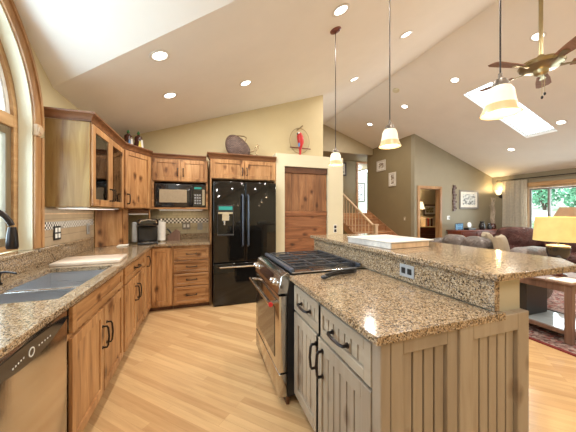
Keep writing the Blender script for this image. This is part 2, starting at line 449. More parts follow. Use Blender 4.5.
def lamp(name, kind, loc, energy, col=(1, .86, .68), size=.1, direction=None, spot=None):
    l = bpy.data.lights.new(name, kind); l.energy = energy; l.color = col
    if kind == 'AREA': l.shape = 'DISK'; l.size = size
    else: l.shadow_soft_size = size
    if spot: l.spot_size = spot; l.spot_blend = .6
    o = bpy.data.objects.new(name, l); COL.objects.link(o); o.location = loc
    if direction: o.rotation_euler = Vector(direction).to_track_quat('-Z', 'Y').to_euler()
    return o
UX, UY, NX, NY = Vector((1, 0, 0)), Vector((0, 1, 0)), Vector((-1, 0, 0)), Vector((0, -1, 0))

BACK = []
def backing(o):
    part('bead_backing', BACK.pop(), M['groove'], o, 'dark grooves between the beadboard strips')
# panel door / drawer front on the plane through O; u along width, n outward
def front(O, u, n, w, h, st=.058, t=.02, bead=0, open_=False, rec=.009, parent=None):
    b = B()
    b.obox(O, u, n, 0, st, 0, h, 0, t, .0025); b.obox(O, u, n, w - st, w, 0, h, 0, t, .0025)
    b.obox(O, u, n, st, w - st, 0, st, 0, t, .0025); b.obox(O, u, n, st, w - st, h - st, h, 0, t, .0025)
    if not open_:
        if bead:
            k = max(2, round((w - 2 * st) / bead)); s = (w - 2 * st) / k
            for i in range(k):
                b.obox(O, u, n, st + i * s + .004, st + (i + 1) * s - .004, st + .004, h - st - .004, 0, t - rec, .0015)
            BACK[:] = [B().obox(O, u, n, st, w - st, st, h - st, 0, .0035)]
        else:
            b.obox(O, u, n, st + .003, w - st - .003, st + .003, h - st - .003, 0, t - rec)
    return b
def pull(parent, c, d, n, L=.13, r=.006, m='bronze', stand=.032):
    c, d, n = Vector(c), Vector(d), Vector(n); b = B()
    b.tube([c - d * L / 2 + n * .002, c - d * L / 2 + n * stand * .8, c - d * (L / 2 - .012) + n * stand, c + n * (stand + .005), c + d * (L / 2 - .012) + n * stand, c + d * L / 2 + n * stand * .8, c + d * L / 2 + n * .002], r, 8)
    b.cyl(c - d * L / 2, c - d * L / 2 + n * .004, r * 1.7); b.cyl(c + d * L / 2, c + d * L / 2 + n * .004, r * 1.7)
    return part('handle', b, M[m], parent)
ZV = Vector((0, 0, 1))

# ================================================================ ROOM SHELL
XL, XR, YB, YK = -1.22, 8.66, -2.6, 4.5      # left wall, right wall, open rear, kitchen wall
LS = lambda x: 2.856 + .341 * x               # left roof slope
RS = lambda x: 5.38 - .341 * x                # right roof slope
XRG = 3.70
ZRG = LS(XRG)
DC, DH, DM = 1.618, 1.177, .60                # dormer centre, half width, pitch
ZE = LS(XL)
ZD = ZE + DM * DH
XD = (ZD - 2.856) / .341

struct('floor', B().box(XL - .2, XR + .15, YB - .12, 7.6, -.1, 0).box(XR + .15, 9.6, 5.52, 7.6, -.1, 0), M['floor'])
b = B()
def slab(b, pts, up=.03): b.prism(pts, (0, 0, up))
L3 = lambda x, y: (x, y, LS(x))
R3 = lambda x, y: (x, y, RS(x))
slab(b, [L3(XL, DC + DH), L3(XRG, DC + DH), L3(XRG, 7.4), L3(XL, 7.4)])
slab(b, [L3(XL, YB), L3(XRG, YB), L3(XRG, DC - DH), L3(XL, DC - DH)])
slab(b, [L3(XL, DC + DH), L3(XD, DC), L3(XRG, DC), L3(XRG, DC + DH)])
slab(b, [L3(XL, DC - DH), L3(XRG, DC - DH), L3(XRG, DC), L3(XD, DC)])
slab(b, [(XL, DC + DH, ZE), (XL, DC, ZD), (XD, DC, ZD)])
slab(b, [(XL, DC - DH, ZE), (XD, DC, ZD), (XL, DC, ZD)])
SX0, SX1, SY0, SY1 = 4.97, 6.95, 3.17, 3.70   # skylight
for x0, x1, y0, y1 in ((XRG, XR, YB, SY0), (XRG, XR, SY1, 5.5), (XRG, 5.55, 5.5, 7.4), (XRG, SX0, SY0, SY1), (SX1, XR, SY0, SY1)):
    slab(b, [R3(x0, y0), R3(x1, y0), R3(x1, y1), R3(x0, y1)])
struct('ceiling', b, M['ceiling'], smooth=False)

# skylight
w = struct('window_2', B(), M['ceiling'])
def skyring(b, x0, x1, y0, y1, t, z0, z1):
    for a0, a1, c0, c1 in ((x0, x1, y0, y0 + t), (x0, x1, y1 - t, y1), (x0, x0 + t, y0 + t, y1 - t), (x1 - t, x1, y0 + t, y1 - t)):
        P = lambda x, y, z: (x, y, RS(x) + z)
        b.hexa([P(a0, c0, z0), P(a1, c0, z0), P(a1, c1, z0), P(a0, c1, z0), P(a0, c0, z1), P(a1, c0, z1), P(a1, c1, z1), P(a0, c1, z1)])
b = B(); skyring(b, SX0 - .02, SX1 + .02, SY0 - .02, SY1 + .02, .02, .0305, .06); struct('skylight_well', b, M['white'], w)
b = B(); skyring(b, SX0, SX1, SY0, SY1, .010, .0605, .075); struct('window_frame', b, M['white'], w)
b = B(); b.hexa([(x, y, RS(x) + z) for z in (.063, .068) for x, y in ((SX0 + .011, SY0 + .011), (SX1 - .011, SY0 + .011), (SX1 - .011, SY1 - .011), (SX0 + .011, SY1 - .011))]); struct('glass_pane', b, M['glass'], w)

# left wall with arched opening
AR, ASP, SILL = .89, 2.0, 1.025
b = B()
b.box(XL - .2, XL, YB, 4.62, 0, SILL)
def ztop(y): return ZE + max(0, DM * (DH - abs(y - DC)))
def zbot(y): return SILL if abs(y - DC) >= AR - 1e-6 else ASP + math.sqrt(max(0, AR * AR - (y - DC) ** 2))
def col(y0, y1, zb0, zb1):
    b.hexa([(XL - .2, y0, zb0), (XL, y0, zb0), (XL, y1, zb1), (XL - .2, y1, zb1), (XL - .2, y0, ztop(y0)), (XL, y0, ztop(y0)), (XL, y1, ztop(y1)), (XL - .2, y1, ztop(y1))])
for y0, y1 in ((YB, DC - DH), (DC - DH, DC - AR), (DC + AR, DC + DH), (DC + DH, 4.62)): col(y0, y1, SILL, SILL)
ys = [DC - AR * math.cos(PI * k / 40) for k in range(41)]
for y0, y1 in zip(ys, ys[1:]):
    z0 = ASP + math.sqrt(max(0, AR ** 2 - (y0 - DC) ** 2)); z1 = ASP + math.sqrt(max(0, AR ** 2 - (y1 - DC) ** 2))
    col(y0, y1, z0, z1)
struct('wall_left', b, M['wall_k'], smooth=False)

# kitchen back wall, gable topped
b = B()
b.prism([(XL, YK, 0), (2.27, YK, 0), (2.27, YK, LS(2.27)), (XL, YK, ZE)], (0, .12, 0))
struct('wall_back', b, M['wall_k'], smooth=False)
# living room walls
DX0, DX1, DZ = 5.72, 6.46, 2.0
b = B()
b.prism([(5.55, 5.5, 0), (DX0, 5.5, 0), (DX0, 5.5, RS(DX0)), (5.55, 5.5, RS(5.55))], (0, .12, 0))
b.prism([(DX0, 5.5, DZ), (DX1, 5.5, DZ), (DX1, 5.5, RS(DX1)), (DX0, 5.5, RS(DX0))], (0, .12, 0))
b.prism([(DX1, 5.5, 0), (XR, 5.5, 0), (XR, 5.5, RS(XR)), (DX1, 5.5, RS(DX1))], (0, .12, 0))
struct('wall_rear', b, M['oliveback'], smooth=False)
struct('wall_stair_side', B().box(5.551, 5.63, 5.621, 7.6, 0, RS(5.55) + .02), M['olive'], smooth=False)
GY0, GY1, GZ = 2.3, 4.62, 2.05
b = B()
b.box(XR, XR + .15, YB, GY0, 0, RS(XR)); b.box(XR, XR + .15, GY1, 5.62, 0, RS(XR)); b.box(XR, XR + .15, GY0, GY1, GZ, RS(XR))
struct('wall_right', b, M['oliveback'], smooth=False)
struct('wall_front', B().prism([(XL - .2, YB - .12, 0), (XR + .15, YB - .12, 0), (XR + .15, YB - .12, RS(XR)), (XRG, YB - .12, ZRG), (XL - .2, YB - .12, ZE)], (0, .12, 0)), M['cream'], smooth=False)
# upper hall beyond the stairs
b = B()
b.prism([(2.27, 7.28, 3.28), (5.55, 7.28, 3.28), (5.55, 7.28, RS(5.55)), (XRG, 7.28, ZRG), (2.27, 7.28, LS(2.27))], (0, .1, 0))
struct('wall_hall_header', b, M['header'], smooth=False)
b = B()
b.box(2.2, 5.72, 8.4, 8.5, 1.31, 3.28); b.box(5.72, 6.6, 8.4, 8.5, 3.2, 3.28)
struct('wall_hall', b, M['olive'], smooth=False)
struct('ceiling_hall', B().box(2.2, 7.2, 7.39, 10.6, 3.281, 3.35), M['olive'], smooth=False)
struct('floor_landing', B().box(2.2, 7.4, 7.61, 10.6, 1.2, 1.31), M['stairwood'], smooth=False)
struct('wall_landing_front', B().box(2.2, 5.55, 7.611, 7.65, 0, 1.2), M['olive'], smooth=False)
struct('wall_hall_left', B().box(2.2, 2.27, 4.63, 8.39, 0, 3.28), M['olive'], smooth=False)
struct('wall_mint_room', B().box(4.5, 8.2, 10.6, 10.7, 1.31, 3.28), M['mint'], smooth=False)
b = B(); b.box(5.64, 5.72, 8.37, 8.399, 1.311, 3.2, .004); b.box(5.641, 6.6, 8.371, 8.398, 3.2, 3.27, .004)
struct('trim_1', b, M['stairwood'])
# bedroom beyond the doorway
b = B(); b.box(5.64, 9.6, 7.45, 7.55, 0, 2.4)
b.box(9.5, 9.6, 5.63, 7.449, 0, 2.4); b.box(XR + .151, 9.5, 5.521, 5.62, 0, 2.4)
struct('wall_bedroom', b, M['bedwall'], smooth=False)
struct('ceiling_bedroom', B().box(5.64, 9.6, 5.63, 7.55, 2.401, 2.5), M['ceiling'], smooth=False)
# doorway casing
b = B()
b.box(DX0 - .07, DX0, 5.47, 5.499, 0, DZ + .07, .004); b.box(DX1, DX1 + .07, 5.47, 5.499, 0, DZ + .07, .004); b.box(DX0, DX1, 5.47, 5.499, DZ, DZ + .07, .004)
b.box(DX0, DX0 + .015, 5.5, 5.62, 0, DZ); b.box(DX1 - .015, DX1, 5.5, 5.62, 0, DZ); b.box(DX0 + .015, DX1 - .015, 5.5, 5.62, DZ - .015, DZ)
struct('door_1', b, M['casing'])
struct('baseboard_rear', B().box(DX1 + .075, XR - .001, 5.485, 5.499, .001, .09, .003), M['casing'])

# ---------------------------------------------------------------- left arched window
w1 = struct('window_1', B(), M['casing'])
def arc_ring(b, r0, r1, x0, x1, zc=ASP, n=36):
    for k in range(n):
        a0, a1 = PI * k / n, PI * (k + 1) / n
        P = lambda r, a, x: (x, DC + r * math.cos(a), zc + r * math.sin(a))
        b.hexa([P(r0, a0, x0), P(r1, a0, x0), P(r1, a1, x0), P(r0, a1, x0), P(r0, a0, x1), P(r1, a0, x1), P(r1, a1, x1), P(r0, a1, x1)])
b = B(); arc_ring(b, AR + .0, AR + .07, XL + .001, XL + .018); arc_ring(b, AR + .07, AR + .098, XL + .001, XL + .03)
for s in (-1, 1):
    y = lambda k: DC + s * k
    a, c = sorted((y(AR), y(AR + .07))); b.box(XL + .001, XL + .018, a, c, 1.06, ASP - .06, .003)
    a, c = sorted((y(AR + .07), y(AR + .098))); b.box(XL + .001, XL + .03, a, c, 1.06, ASP - .06, .003)
struct('casing', b, M['casing'], w1)
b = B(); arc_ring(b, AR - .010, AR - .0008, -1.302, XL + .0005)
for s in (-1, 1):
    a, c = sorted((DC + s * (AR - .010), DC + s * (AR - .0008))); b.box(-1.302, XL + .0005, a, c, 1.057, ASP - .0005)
struct('lit_reveal_lining', b, M['reveal'], w1)  # added lining, its pale colour stands for daylight on the reveal
b = B()
for s in (-1, 1):
    a, c = sorted((DC + s * (AR - .004), DC + s * (AR + .05)))
    b.box(XL + .001, XL + .036, a, c, ASP - .06, ASP + .03, .006)
    b.cyl((XL + .036, (a + c) / 2, ASP - .015), (XL + .044, (a + c) / 2, ASP - .015), .03)
struct('corner_block', b, M['maple'], w1)
b = B(); X0, X1 = -1.37, -1.305
arc_ring(b, AR - .05, AR - .001, X0, X1)
for s in (-1, 1):
    a, c = sorted((DC + s * (AR - .05), DC + s * (AR - .001))); b.box(X0, X1, a, c, 1.06, ASP, .003)
b.box(X0, X1, DC - AR + .05, DC + AR - .05, ASP - .03, ASP + .06, .004)
b.box(X0, X1, DC - AR + .05, DC + AR - .05, 1.06, 1.10, .004); b.box(X0, X1, DC - .035, DC + .035, 1.10, ASP - .03, .004)
struct('window_frame', b, M['casing_y'], w1)
b = B()
for y0, y1 in ((DC - AR + .052, DC - .037), (DC + .037, DC + AR - .052)):
    z0, z1, t = 1.102, ASP - .032, .055
    b.box(X0 + .01, X1 - .015, y0, y0 + t, z0, z1, .003); b.box(X0 + .01, X1 - .015, y1 - t, y1, z0, z1, .003)
    b.box(X0 + .01, X1 - .015, y0 + t, y1 - t, z0, z0 + t, .003); b.box(X0 + .01, X1 - .015, y0 + t, y1 - t, z1 - t, z1, .003)
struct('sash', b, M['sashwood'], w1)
b = B()
arc_ring(b, AR - .085, AR - .052, X0 + .012, X1 - .02); arc_ring(b, AR - .10, AR - .088, X0 + .012, X1 - .025)
arc_ring(b, .30, .325, X0 + .02, X1 - .03, ASP + .06)
for a in (45, 90, 135):
    a = math.radians(a); p = Vector((-1.34, DC + .325 * math.cos(a), ASP + .06 + .325 * math.sin(a))); q = Vector((-1.34, DC + .78 * math.cos(a), ASP + .78 * math.sin(a)))
    b.tube([p, q], .011, 6)
struct('arch_sash', b, M['white'], w1)
b = B(); b.box(-1.345, -1.34, DC - AR + .052, DC + AR - .052, 1.102, ASP - .032)
struct('glass_pane', b, M['glass'], w1)
b = B(); b.prism([(-1.352, DC + (AR - .06) * math.cos(PI * k / 30), ASP + .061 + (AR - .09) * math.sin(PI * k / 30) * .96) for k in range(31)], (.004, 0, 0))
struct('glass_pane', b, M['glass'], w1)

# ---------------------------------------------------------------- sliding glass door on the right
w3 = struct('window_3', B(), M['casing'])
b = B(); X0, X1 = XR + .03, XR + .12
b.box(X0, X1, GY0, GY0 + .05, .01, GZ); b.box(X0, X1, GY1 - .05, GY1, .01, GZ); b.box(X0, X1, GY0 + .05, GY1 - .05, GZ - .05, GZ); b.box(X0, X1, GY0 + .05, GY1 - .05, .01, .07)
struct('window_frame', b, M['maple'], w3)
b = B()
for y0, y1, dx in ((GY0 + .055, 3.49, 0), (3.42, 4.17, .03), (4.13, GY1 - .055, 0)):
    a, c = X0 + .01 + dx, X0 + .035 + dx
    b.box(a, c, y0, y0 + .045, .075, GZ - .055); b.box(a, c, y1 - .045, y1, .075, GZ - .055)
    b.box(a, c, y0 + .045, y1 - .045, .075, .15); b.box(a, c, y0 + .045, y1 - .045, GZ - .10, GZ - .055)
struct('door_sash', b, M['frame_grey'], w3)
b = B(); b.box(X0 + .02, X0 + .024, GY0 + .1, GY1 - .1, .15, GZ - .1); struct('glass_pane', b, M['glass'], w3)
b = B(); b.box(XR - .022, XR - .001, GY0 - .02, GY1 + .08, GZ, GZ + .11, .004); b.box(XR - .022, XR - .001, GY1, GY1 + .08, .0, GZ, .004)
struct('casing', b, M['casing_y'], w3)

# ================================================================ LEFT AND BACK KITCHEN RUNS
FX = -.635          # cabinet face on the left run (door fronts stand proud)
FY = 3.83           # cabinet face on the back run
def base_body(b, x0, x1, y0, y1, z0=.1, z1=.883): b.box(x0, x1, y0, y1, z0, z1)
# cabinet next to dishwasher (mostly behind the camera)
t = thing('base_cabinet', 'alder base cabinet left of the dishwasher, at the photo edge', 'cabinet', (XL, .4, 0))
b = B(); base_body(b, XL + .005, FX, .40, .915); part('body', b, M['alder'], t)
d = part('door', front((FX, .42, .11), UY, UX, .48, .75), M['alder'], t); pull(d, (FX + .02, .86, .65), ZV, UX)
# dishwasher
t = thing('dishwasher', 'stainless steel dishwasher with curved black control panel', 'dishwasher', (-.9, 1.225, 0))
y0, y1 = .93, 1.532
b = B().box(-1.2, -.66, y0 + .005, y1 - .005, .02, .88); part('tub', b, M['black'], t)
b = B().box(-.657, -.612, y0, y1, .115, .868, .006, 2); part('door', b, M['steel'], t)
pts = []
for k in range(21):
    s = k / 20; pts.append((-.6119, y0 + s * (y1 - y0), .856 - .012 * (2 * s - 1) ** 2 - .0))
for k in range(21):
    s = 1 - k / 20; pts.append((-.6119, y0 + s * (y1 - y0), .842 - .062 * (1 - (2 * s - 1) ** 2)))
pts = [p for i, p in enumerate(pts) if i not in (20,)]
cp = part('control_panel', B().prism(pts, (.007, 0, 0)), M['blackgloss'], t)
b = B()
b.lathe([(.018, 0), (.018, .002), (.014, .002), (.014, 0)], (-.6048, 1.235, .815), 20, (1, 0, 0))
for k in range(5):
    part('button', B().box(-.6048, -.604, 1.13 + .014 * k, 1.136 + .014 * k, .806 + .002 * k, .812 + .002 * k), M['white'], cp); part('button', B().box(-.6048, -.604, 1.28 + .02 * k, 1.287 + .02 * k, .815, .82), M['white'], cp)
part('dial', b, M['white'], cp)
part('toe_panel', B().box(-.70, -.67, y0, y1, .005, .11), M['black'], t)
# sink cabinet
t = thing('sink_cabinet', 'alder sink base cabinet with two doors under a false drawer front', 'cabinet', (-.9, 2.05, 0))
y0, y1 = 1.545, 2.545
b = B()
b.box(XL + .005, FX, y0, y0 + .02, .1, .883); b.box(XL + .005, FX, y1 - .02, y1, .1, .883); b.box(XL + .005, FX - .02, y0 + .02, y1 - .02, .1, .12)
b.box(FX - .02, FX, y0 + .02, y1 - .02, .1, .14); b.box(FX - .02, FX, y0 + .02, y1 - .02, .69, .72); b.box(FX - .02, FX, y0 + .02, y1 - .02, .86, .883); b.box(FX - .02, FX, 2.02, 2.07, .14, .69)
part('body', b, M['alder'], t)
part('drawer_front', front((FX, 1.60, .725), UY, UX, .90, .135, .04), M['alder_y'], t)
for yy, hy in ((1.595, 2.02), (2.06, 2.10)):
    d = part('door', front((FX, yy, .125), UY, UX, .452, .575), M['alder'], t); pull(d, (FX + .02, hy, .51), ZV, UX, .14)
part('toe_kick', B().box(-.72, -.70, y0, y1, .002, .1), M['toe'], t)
# drawer and door cabinet
t = thing('base_cabinet', 'alder base cabinet with one wide drawer over two doors, past the sink', 'cabinet', (-.9, 3.0, 0))
y0, y1 = 2.55, 3.42
base_body(bb := B(), XL + .005, FX, y0, y1); part('body', bb, M['alder'], t)
d = part('drawer', front((FX, y0 + .02, .715), UY, UX, .83, .145, .045), M['alder_y'], t); pull(d, (FX + .02, 2.985, .79), UY, UX, .14)
for yy, hy in ((y0 + .02, 2.935), (2.99, 3.03)):
    d = part('door', front((FX, yy, .125), UY, UX, .41, .575), M['alder'], t); pull(d, (FX + .02, hy, .53), ZV, UX, .14)
part('toe_kick', B().box(-.72, -.70, y0, y1, .002, .1), M['toe'], t)
# corner cabinet
t = thing('corner_cabinet', 'alder corner base cabinet with folding door under the coffee maker', 'cabinet', (-.9, 4.0, 0))
b = B().prism([(XL + .005, 3.425, .06), (FX, 3.425, .06), (FX, FY, .06), (-.355, FY, .06), (-.355, YK - .005, .06), (XL + .005, YK - .005, .06)], (0, 0, .823)); part('body', b, M['alder'], t)
d = part('door', front((FX, 3.44, .085), UY, UX, .37, .775), M['alder'], t); pull(d, (FX + .02, 3.53, .74), ZV, UX, .12)
part('door', front((FX + .025, FY, .085), UX, NY, .245, .775), M['alder'], t)
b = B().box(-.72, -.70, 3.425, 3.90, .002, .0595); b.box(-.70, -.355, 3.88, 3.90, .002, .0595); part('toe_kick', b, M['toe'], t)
# drawer stack
t = thing('drawer_cabinet', 'alder cabinet with four stacked drawers left of the refrigerator', 'cabinet', (-.1, 4.2, 0))
b = B().box(-.35, .13, FY, YK - .005, .06, .883); part('body', b, M['alder'], t)
for z0, z1 in ((.685, .845), (.505, .672), (.325, .492), (.085, .312)):
    d = part('drawer', front((-.335, FY, z0), UX, NY, .45, z1 - z0, .035), M['alder_x'], t); pull(d, (-.11, FY - .02, (z0 + z1) / 2), UX, NY, .13)
part('toe_kick', B().box(-.35, .13, 3.88, 3.90, .002, .0595), M['toe'], t)

# countertop with sink cutout
SX0_, SX1_, SY0_, SY1_ = -1.07, -.665, 1.575, 2.42
t = thing('countertop', 'speckled granite countertop along the window wall and corner', 'countertop', (-.9, 2.5, .885))
CE = -.59
b = B()
z0, z1 = .8851, .915
b.box(XL + .004, CE, .4, SY0_, z0, z1, .003); b.box(XL + .004, SX0_, SY0_, SY1_, z0, z1); b.box(SX1_, CE, SY0_, SY1_, z0, z1)
b.prism([(XL + .004, SY1_, z0), (CE, SY1_, z0), (CE, 3.79, z0), (.137, 3.79, z0), (.137, YK - .004, z0), (XL + .004, YK - .004, z0)], (0, 0, z1 - z0))
part('slab', b, M['granite'], t)
b = B(); b.box(XL + .001, XL + .028, .4, 3.62, .9155, 1.03, .002); b.box(XL + .001, XL + .034, 2.53, 3.62, 1.03, 1.055, .003); b.box(-1.30, XL + .034, DC - AR + .005, DC + AR - .005, 1.03, 1.055, .003)
b.box(XL + .001, XL + .034, .4, DC - AR, 1.03, 1.055)
part('upstand', b, M['granite'], t)
part('upstand', B().box(-.52, .13, YK - .03, YK - .002, .9155, .995, .002), M['granite'], t)
# sink
t = thing('sink', 'stainless double bowl undermount sink below the arched window', 'sink', (-.87, 1.9, .69))
def bowl(y0, y1, x0=SX0_ - .005, x1=SX1_ + .005, z0=.70, z1=.884, tk=.006):
    b = B(); b.box(x0, x1, y0, y1, z0, z0 + tk); b.box(x0, x0 + tk, y0, y1, z0 + tk, z1); b.box(x1 - tk, x1, y0, y1, z0 + tk, z1)
    b.box(x0 + tk, x1 - tk, y0, y0 + tk, z0 + tk, z1); b.box(x0 + tk, x1 - tk, y1 - tk, y1, z0 + tk, z1); return b
for y0, y1 in ((SY0_ - .005, 1.895), (1.935, SY1_ + .005)):
    o = part('bowl', bowl(y0, y1), M['steel_dark'], t)
    part('drain', B().lathe([(0, .008), (.035, .008), (.045, .0065)], (-.87, (y0 + y1) / 2, .70), 20), M['chrome'], o)
part('divider', B().box(SX0_ - .004, SX1_ + .004, 1.896, 1.934, .86, .8845, .004), M['steel'], t)
# faucet
t = thing('faucet', 'dark bronze gooseneck kitchen faucet arching over the sink', 'faucet', (-1.13, 1.68, .915))
bx, by = -1.13, 1.68
b = B().lathe([(0, .001), (.03, .001), (.03, .008), (.022, .02), (.02, .06), (.015, .07), (0, .07)], (bx, by, .915), 20); part('base', b, M['bronze'], t)
pts = [(bx, by, .98), (bx, by, 1.16)] + [(bx + .1 - .1 * math.cos(a), by + .02 * a, 1.25 + .115 * math.sin(a) + (0 if a < PI / 2 else 0)) for a in [PI * k / 14 for k in range(0, 14)]]
part('neck', B().tube(pts, .0135, 12), M['bronze'], t)
b = B().lathe([(0, 0), (.022, 0), (.025, .012), (.022, .07), (.0155, .115), (0, .115)], (bx + .198, by + .061, 1.152), 18); part('spray_head', b, M['bronze'], t)
b = B().tube([(bx, by + .015, .955), (bx + .02, by + .06, .985), (bx + .06, by + .19, 1.02)], .007, 8, [.011, .008, .006]); part('lever', b, M['bronze'], t)
t = thing('soap_dispenser', 'small dark soap dispenser with long spout behind the sink', 'soap dispenser', (-1.13, 1.99, .915))
part('pump_body', B().lathe([(0, .001), (.02, .001), (.02, .008), (.012, .012), (.011, .05), (.014, .06), (.014, .075), (0, .078)], (-1.13, 1.99, .915), 16), M['bronze'], t)
part('spout', B().tube([(-1.13, 1.99, .985), (-1.09, 1.98, .99), (-1.03, 1.96, .982)], .006, 8), M['bronze'], t)
# cutting board
R = Matrix.Translation((-.885, 2.62, 0)) @ Matrix.Rotation(math.radians(4), 4, 'Z')
b = B().box(-.235, .235, -.12, .22, .9156, .942, .006, 2); b.xf(R)
t = thing('cutting_board', 'pale wooden cutting board lying past the sink', 'cutting board', (-.885, 2.65, .915)); part('board', b, M['board'], t)
b = B().lathe([(.012, 0), (.02, 0), (.02, .003), (.012, .003), (.012, 0)], (-.70, 2.79, .9425), 16); part('hole_ring', b, M['maple'], t)

# tile backsplash
t = thing('tile_backsplash', 'beige tile backsplash with checkered mosaic band beside the window', 'backsplash', (XL, 3.1, 1.06))
part('tile_field', B().box(XL + .001, XL + .010, 2.63, 3.66, 1.056, 1.385), M['tile_l'], t)
part('mosaic_band', B().box(XL + .0101, XL + .013, 2.631, 3.66, 1.195, 1.262), M['mosaic_l'], t)
part('border', B().box(XL + .0101, XL + .016, 2.631, 3.66, 1.325, 1.337), M['maple'], t)
t = thing('tile_backsplash', 'olive beige tile backsplash behind the coffee maker counter', 'backsplash', (-.2, YK, 1.0))
part('tile_field', B().box(-.80, .13, YK - .010, YK - .001, .996, 1.385), M['tile_b'], t)
part('mosaic_band', B().box(-.62, .13, YK - .013, YK - .0101, 1.165, 1.245), M['mosaic_b'], t)

def outlet(label, O, u, n, w, h, plate, holes, hm, cat='outlet', kind='wall_outlet'):
    O = Vector(O); t = thing(kind, label, cat, O)
    b = B().obox(O, u, n, -w / 2, w / 2, -h / 2, h / 2, .0005, .006, .002); p = part('plate', b, M[plate], t)
    for a, c, ww, hh in holes:
        part('socket' if cat == 'outlet' else 'rocker', B().obox(O, u, n, a - ww / 2, a + ww / 2, c - hh / 2, c + hh / 2, .006, .009, .002), M[hm], p)
outlet('black double outlet with white sockets beside the window casing', (XL + .0131, 2.83, 1.16), UY, UX, .12, .125, 'black', [(-.026, .026, .036, .038), (.026, .026, .036, .038), (-.026, -.026, .036, .038), (.026, -.026, .036, .038)], 'white')
outlet('grey switch plate at the far end of the left tile backsplash', (XL + .0131, 3.5, 1.155), UY, UX, .075, .12, 'grey', [(0, 0, .034, .07)], 'frame_grey', 'light switch', 'light_switch')
outlet('grey outlet plate with white sockets behind the coffee maker counter', (-.21, YK - .0131, 1.12), UX, NY, .125, .115, 'frame_grey', [(-.028, 0, .034, .05), (.028, 0, .034, .05)], 'white')
outlet('plain grey switch plate near the refrigerator', (.0, YK - .0131, 1.11), UX, NY, .08, .115, 'grey', [(0, 0, .034, .07)], 'grey', 'light switch', 'light_switch')

# ---------------------------------------------------------------- upper cabinets
UZ0, UZ1 = 1.39, 2.13
def crown_run(b, pts, outs, z0=UZ1 + .0005, h=.065, flare=.05, lean=.0):
    # pts: polyline on the cabinet faces, outs: outward direction at each point
    prof = [(0, 0), (.012, 0), (.014, .012), (flare * .55, h * .55), (flare, h * .8), (flare, h), (0, h)]
    rings = [[b.bm.verts.new(Vector(p) + Vector(o) * q[0] + Vector((0, 0, z0 + q[1]))) for q in prof] for p, o in zip(pts, outs)]
    for a, c in zip(rings, rings[1:]):
        for k in range(len(prof)):
            k2 = (k + 1) % len(prof); b.bm.faces.new([a[k], c[k], c[k2], a[k2]])
    b.bm.faces.new(rings[0]); b.bm.faces.new(rings[-1][::-1])
    return b
UY0, UY1, UXF = 2.665, 3.64, -.905
t = thing('glass_door_cabinet', 'upper alder cabinet with two glass doors beside the arched window', 'cabinet', (-1.06, 3.15, UZ0))
b = B()
b.box(XL + .002, UXF, UY0, UY0 + .02, UZ0, UZ1, .002); b.box(XL + .002, UXF, UY1 - .02, UY1 - .002, UZ0, UZ1)
b.box(XL + .002, XL + .012, UY0 + .02, UY1 - .02, UZ0, UZ1)
b.box(XL + .012, UXF, UY0 + .02, UY1 - .02, UZ0, UZ0 + .02); b.box(XL + .012, UXF, UY0 + .02, UY1 - .02, UZ1 - .02, UZ1)
b.box(UXF - .02, UXF, UY0 + .02, UY0 + .05, UZ0 + .02, UZ1 - .02); b.box(UXF - .02, UXF, UY1 - .05, UY1 - .02, UZ0 + .02, UZ1 - .02); b.box(UXF - .02, UXF, 3.135, 3.165, UZ0 + .02, UZ1 - .02)
part('body', b, M['panel'], t)
for z in (1.64, 1.89): part('shelf', B().box(XL + .013, UXF - .025, UY0 + .021, UY1 - .021, z, z + .016), M['panel'], t)
for yy, hy in ((UY0 + .012, 3.115), (3.155, 3.185)):
    d = part('door', front((UXF, yy, UZ0 + .01), UY, UX, .475, UZ1 - UZ0 - .02, .062, open_=True), M['alder'], t)
    part('glass_pane', B().box(UXF + .008, UXF + .012, yy + .06, yy + .415, UZ0 + .07, UZ1 - .07), M['cabglass'], d); pull(d, (UXF + .02, hy, 1.52), ZV, UX, .12)
b = B(); s = .7071
crown_run(b, [(XL + .002, UY0, 0), (UXF, UY0, 0), (UXF, UY1, 0)], [(0, -1, 0), (1, -1, 0), (1, -.23, 0)], h=.075); part('crown', b, M['crown'], t)
# glasses
gp = [(-1.06, 2.80), (-1.10, 2.90), (-1.02, 2.95), (-1.07, 3.05), (-1.05, 3.26), (-1.10, 3.36), (-1.03, 3.44), (-1.08, 3.54)]
g0 = None
where = ['nearest', 'second', 'third', 'fourth', 'fifth', 'sixth', 'seventh', 'farthest']
for lv, (zz, sh) in enumerate(((UZ0 + .0205, 'bottom'), (1.6565, 'middle'))):
    for k, (x, y) in enumerate(gp):
        if lv == 1 and k % 2: continue
        lab = f'clear drinking glass on the {sh} shelf of the glass door cabinet, ' + where[k] + ' from the window'
        if g0 is None:
            g0 = solo('drinking_glass', B().lathe([(0, 0), (.028, 0), (.036, .12), (.034, .12), (.026, .006), (0, .006)], (x, y, zz), 16), M['tumbler'], lab, 'glass', (x, y, zz), 'glasses in the glass door cabinet')
        else: dup(g0, (x, y, zz), lab)

# diagonal corner wall cabinet
P1, P2 = Vector((UXF, UY1, 0)), Vector((-.66, 4.085, 0))
du = (P2 - P1).normalized(); dn = Vector((du.y, -du.x, 0)); dw = (P2 - P1).length
t = thing('corner_wall_cabinet', 'diagonal upper corner cabinet with knotty alder door', 'cabinet', (-1.0, 4.1, UZ0))
b = B().prism([(XL + .002, UY1, UZ0), (UXF, UY1, UZ0), (-.66, 4.085, UZ0), (-.66, YK - .002, UZ0), (XL + .002, YK - .002, UZ0)], (0, 0, UZ1 - UZ0)); part('body', b, M['alder'], t)
d = part('door', front(P1 + du * .03 + ZV * (UZ0 + .01), du, dn, dw - .06, UZ1 - UZ0 - .02), M['alder'], t); pull(d, P1 + du * .065 + dn * .02 + ZV * 1.51, ZV, dn, .12)
b = B(); crown_run(b, [P1, P2], [(1, -.23, 0), (.64, -1, 0)], h=.075); part('crown', b, M['crown'], t)
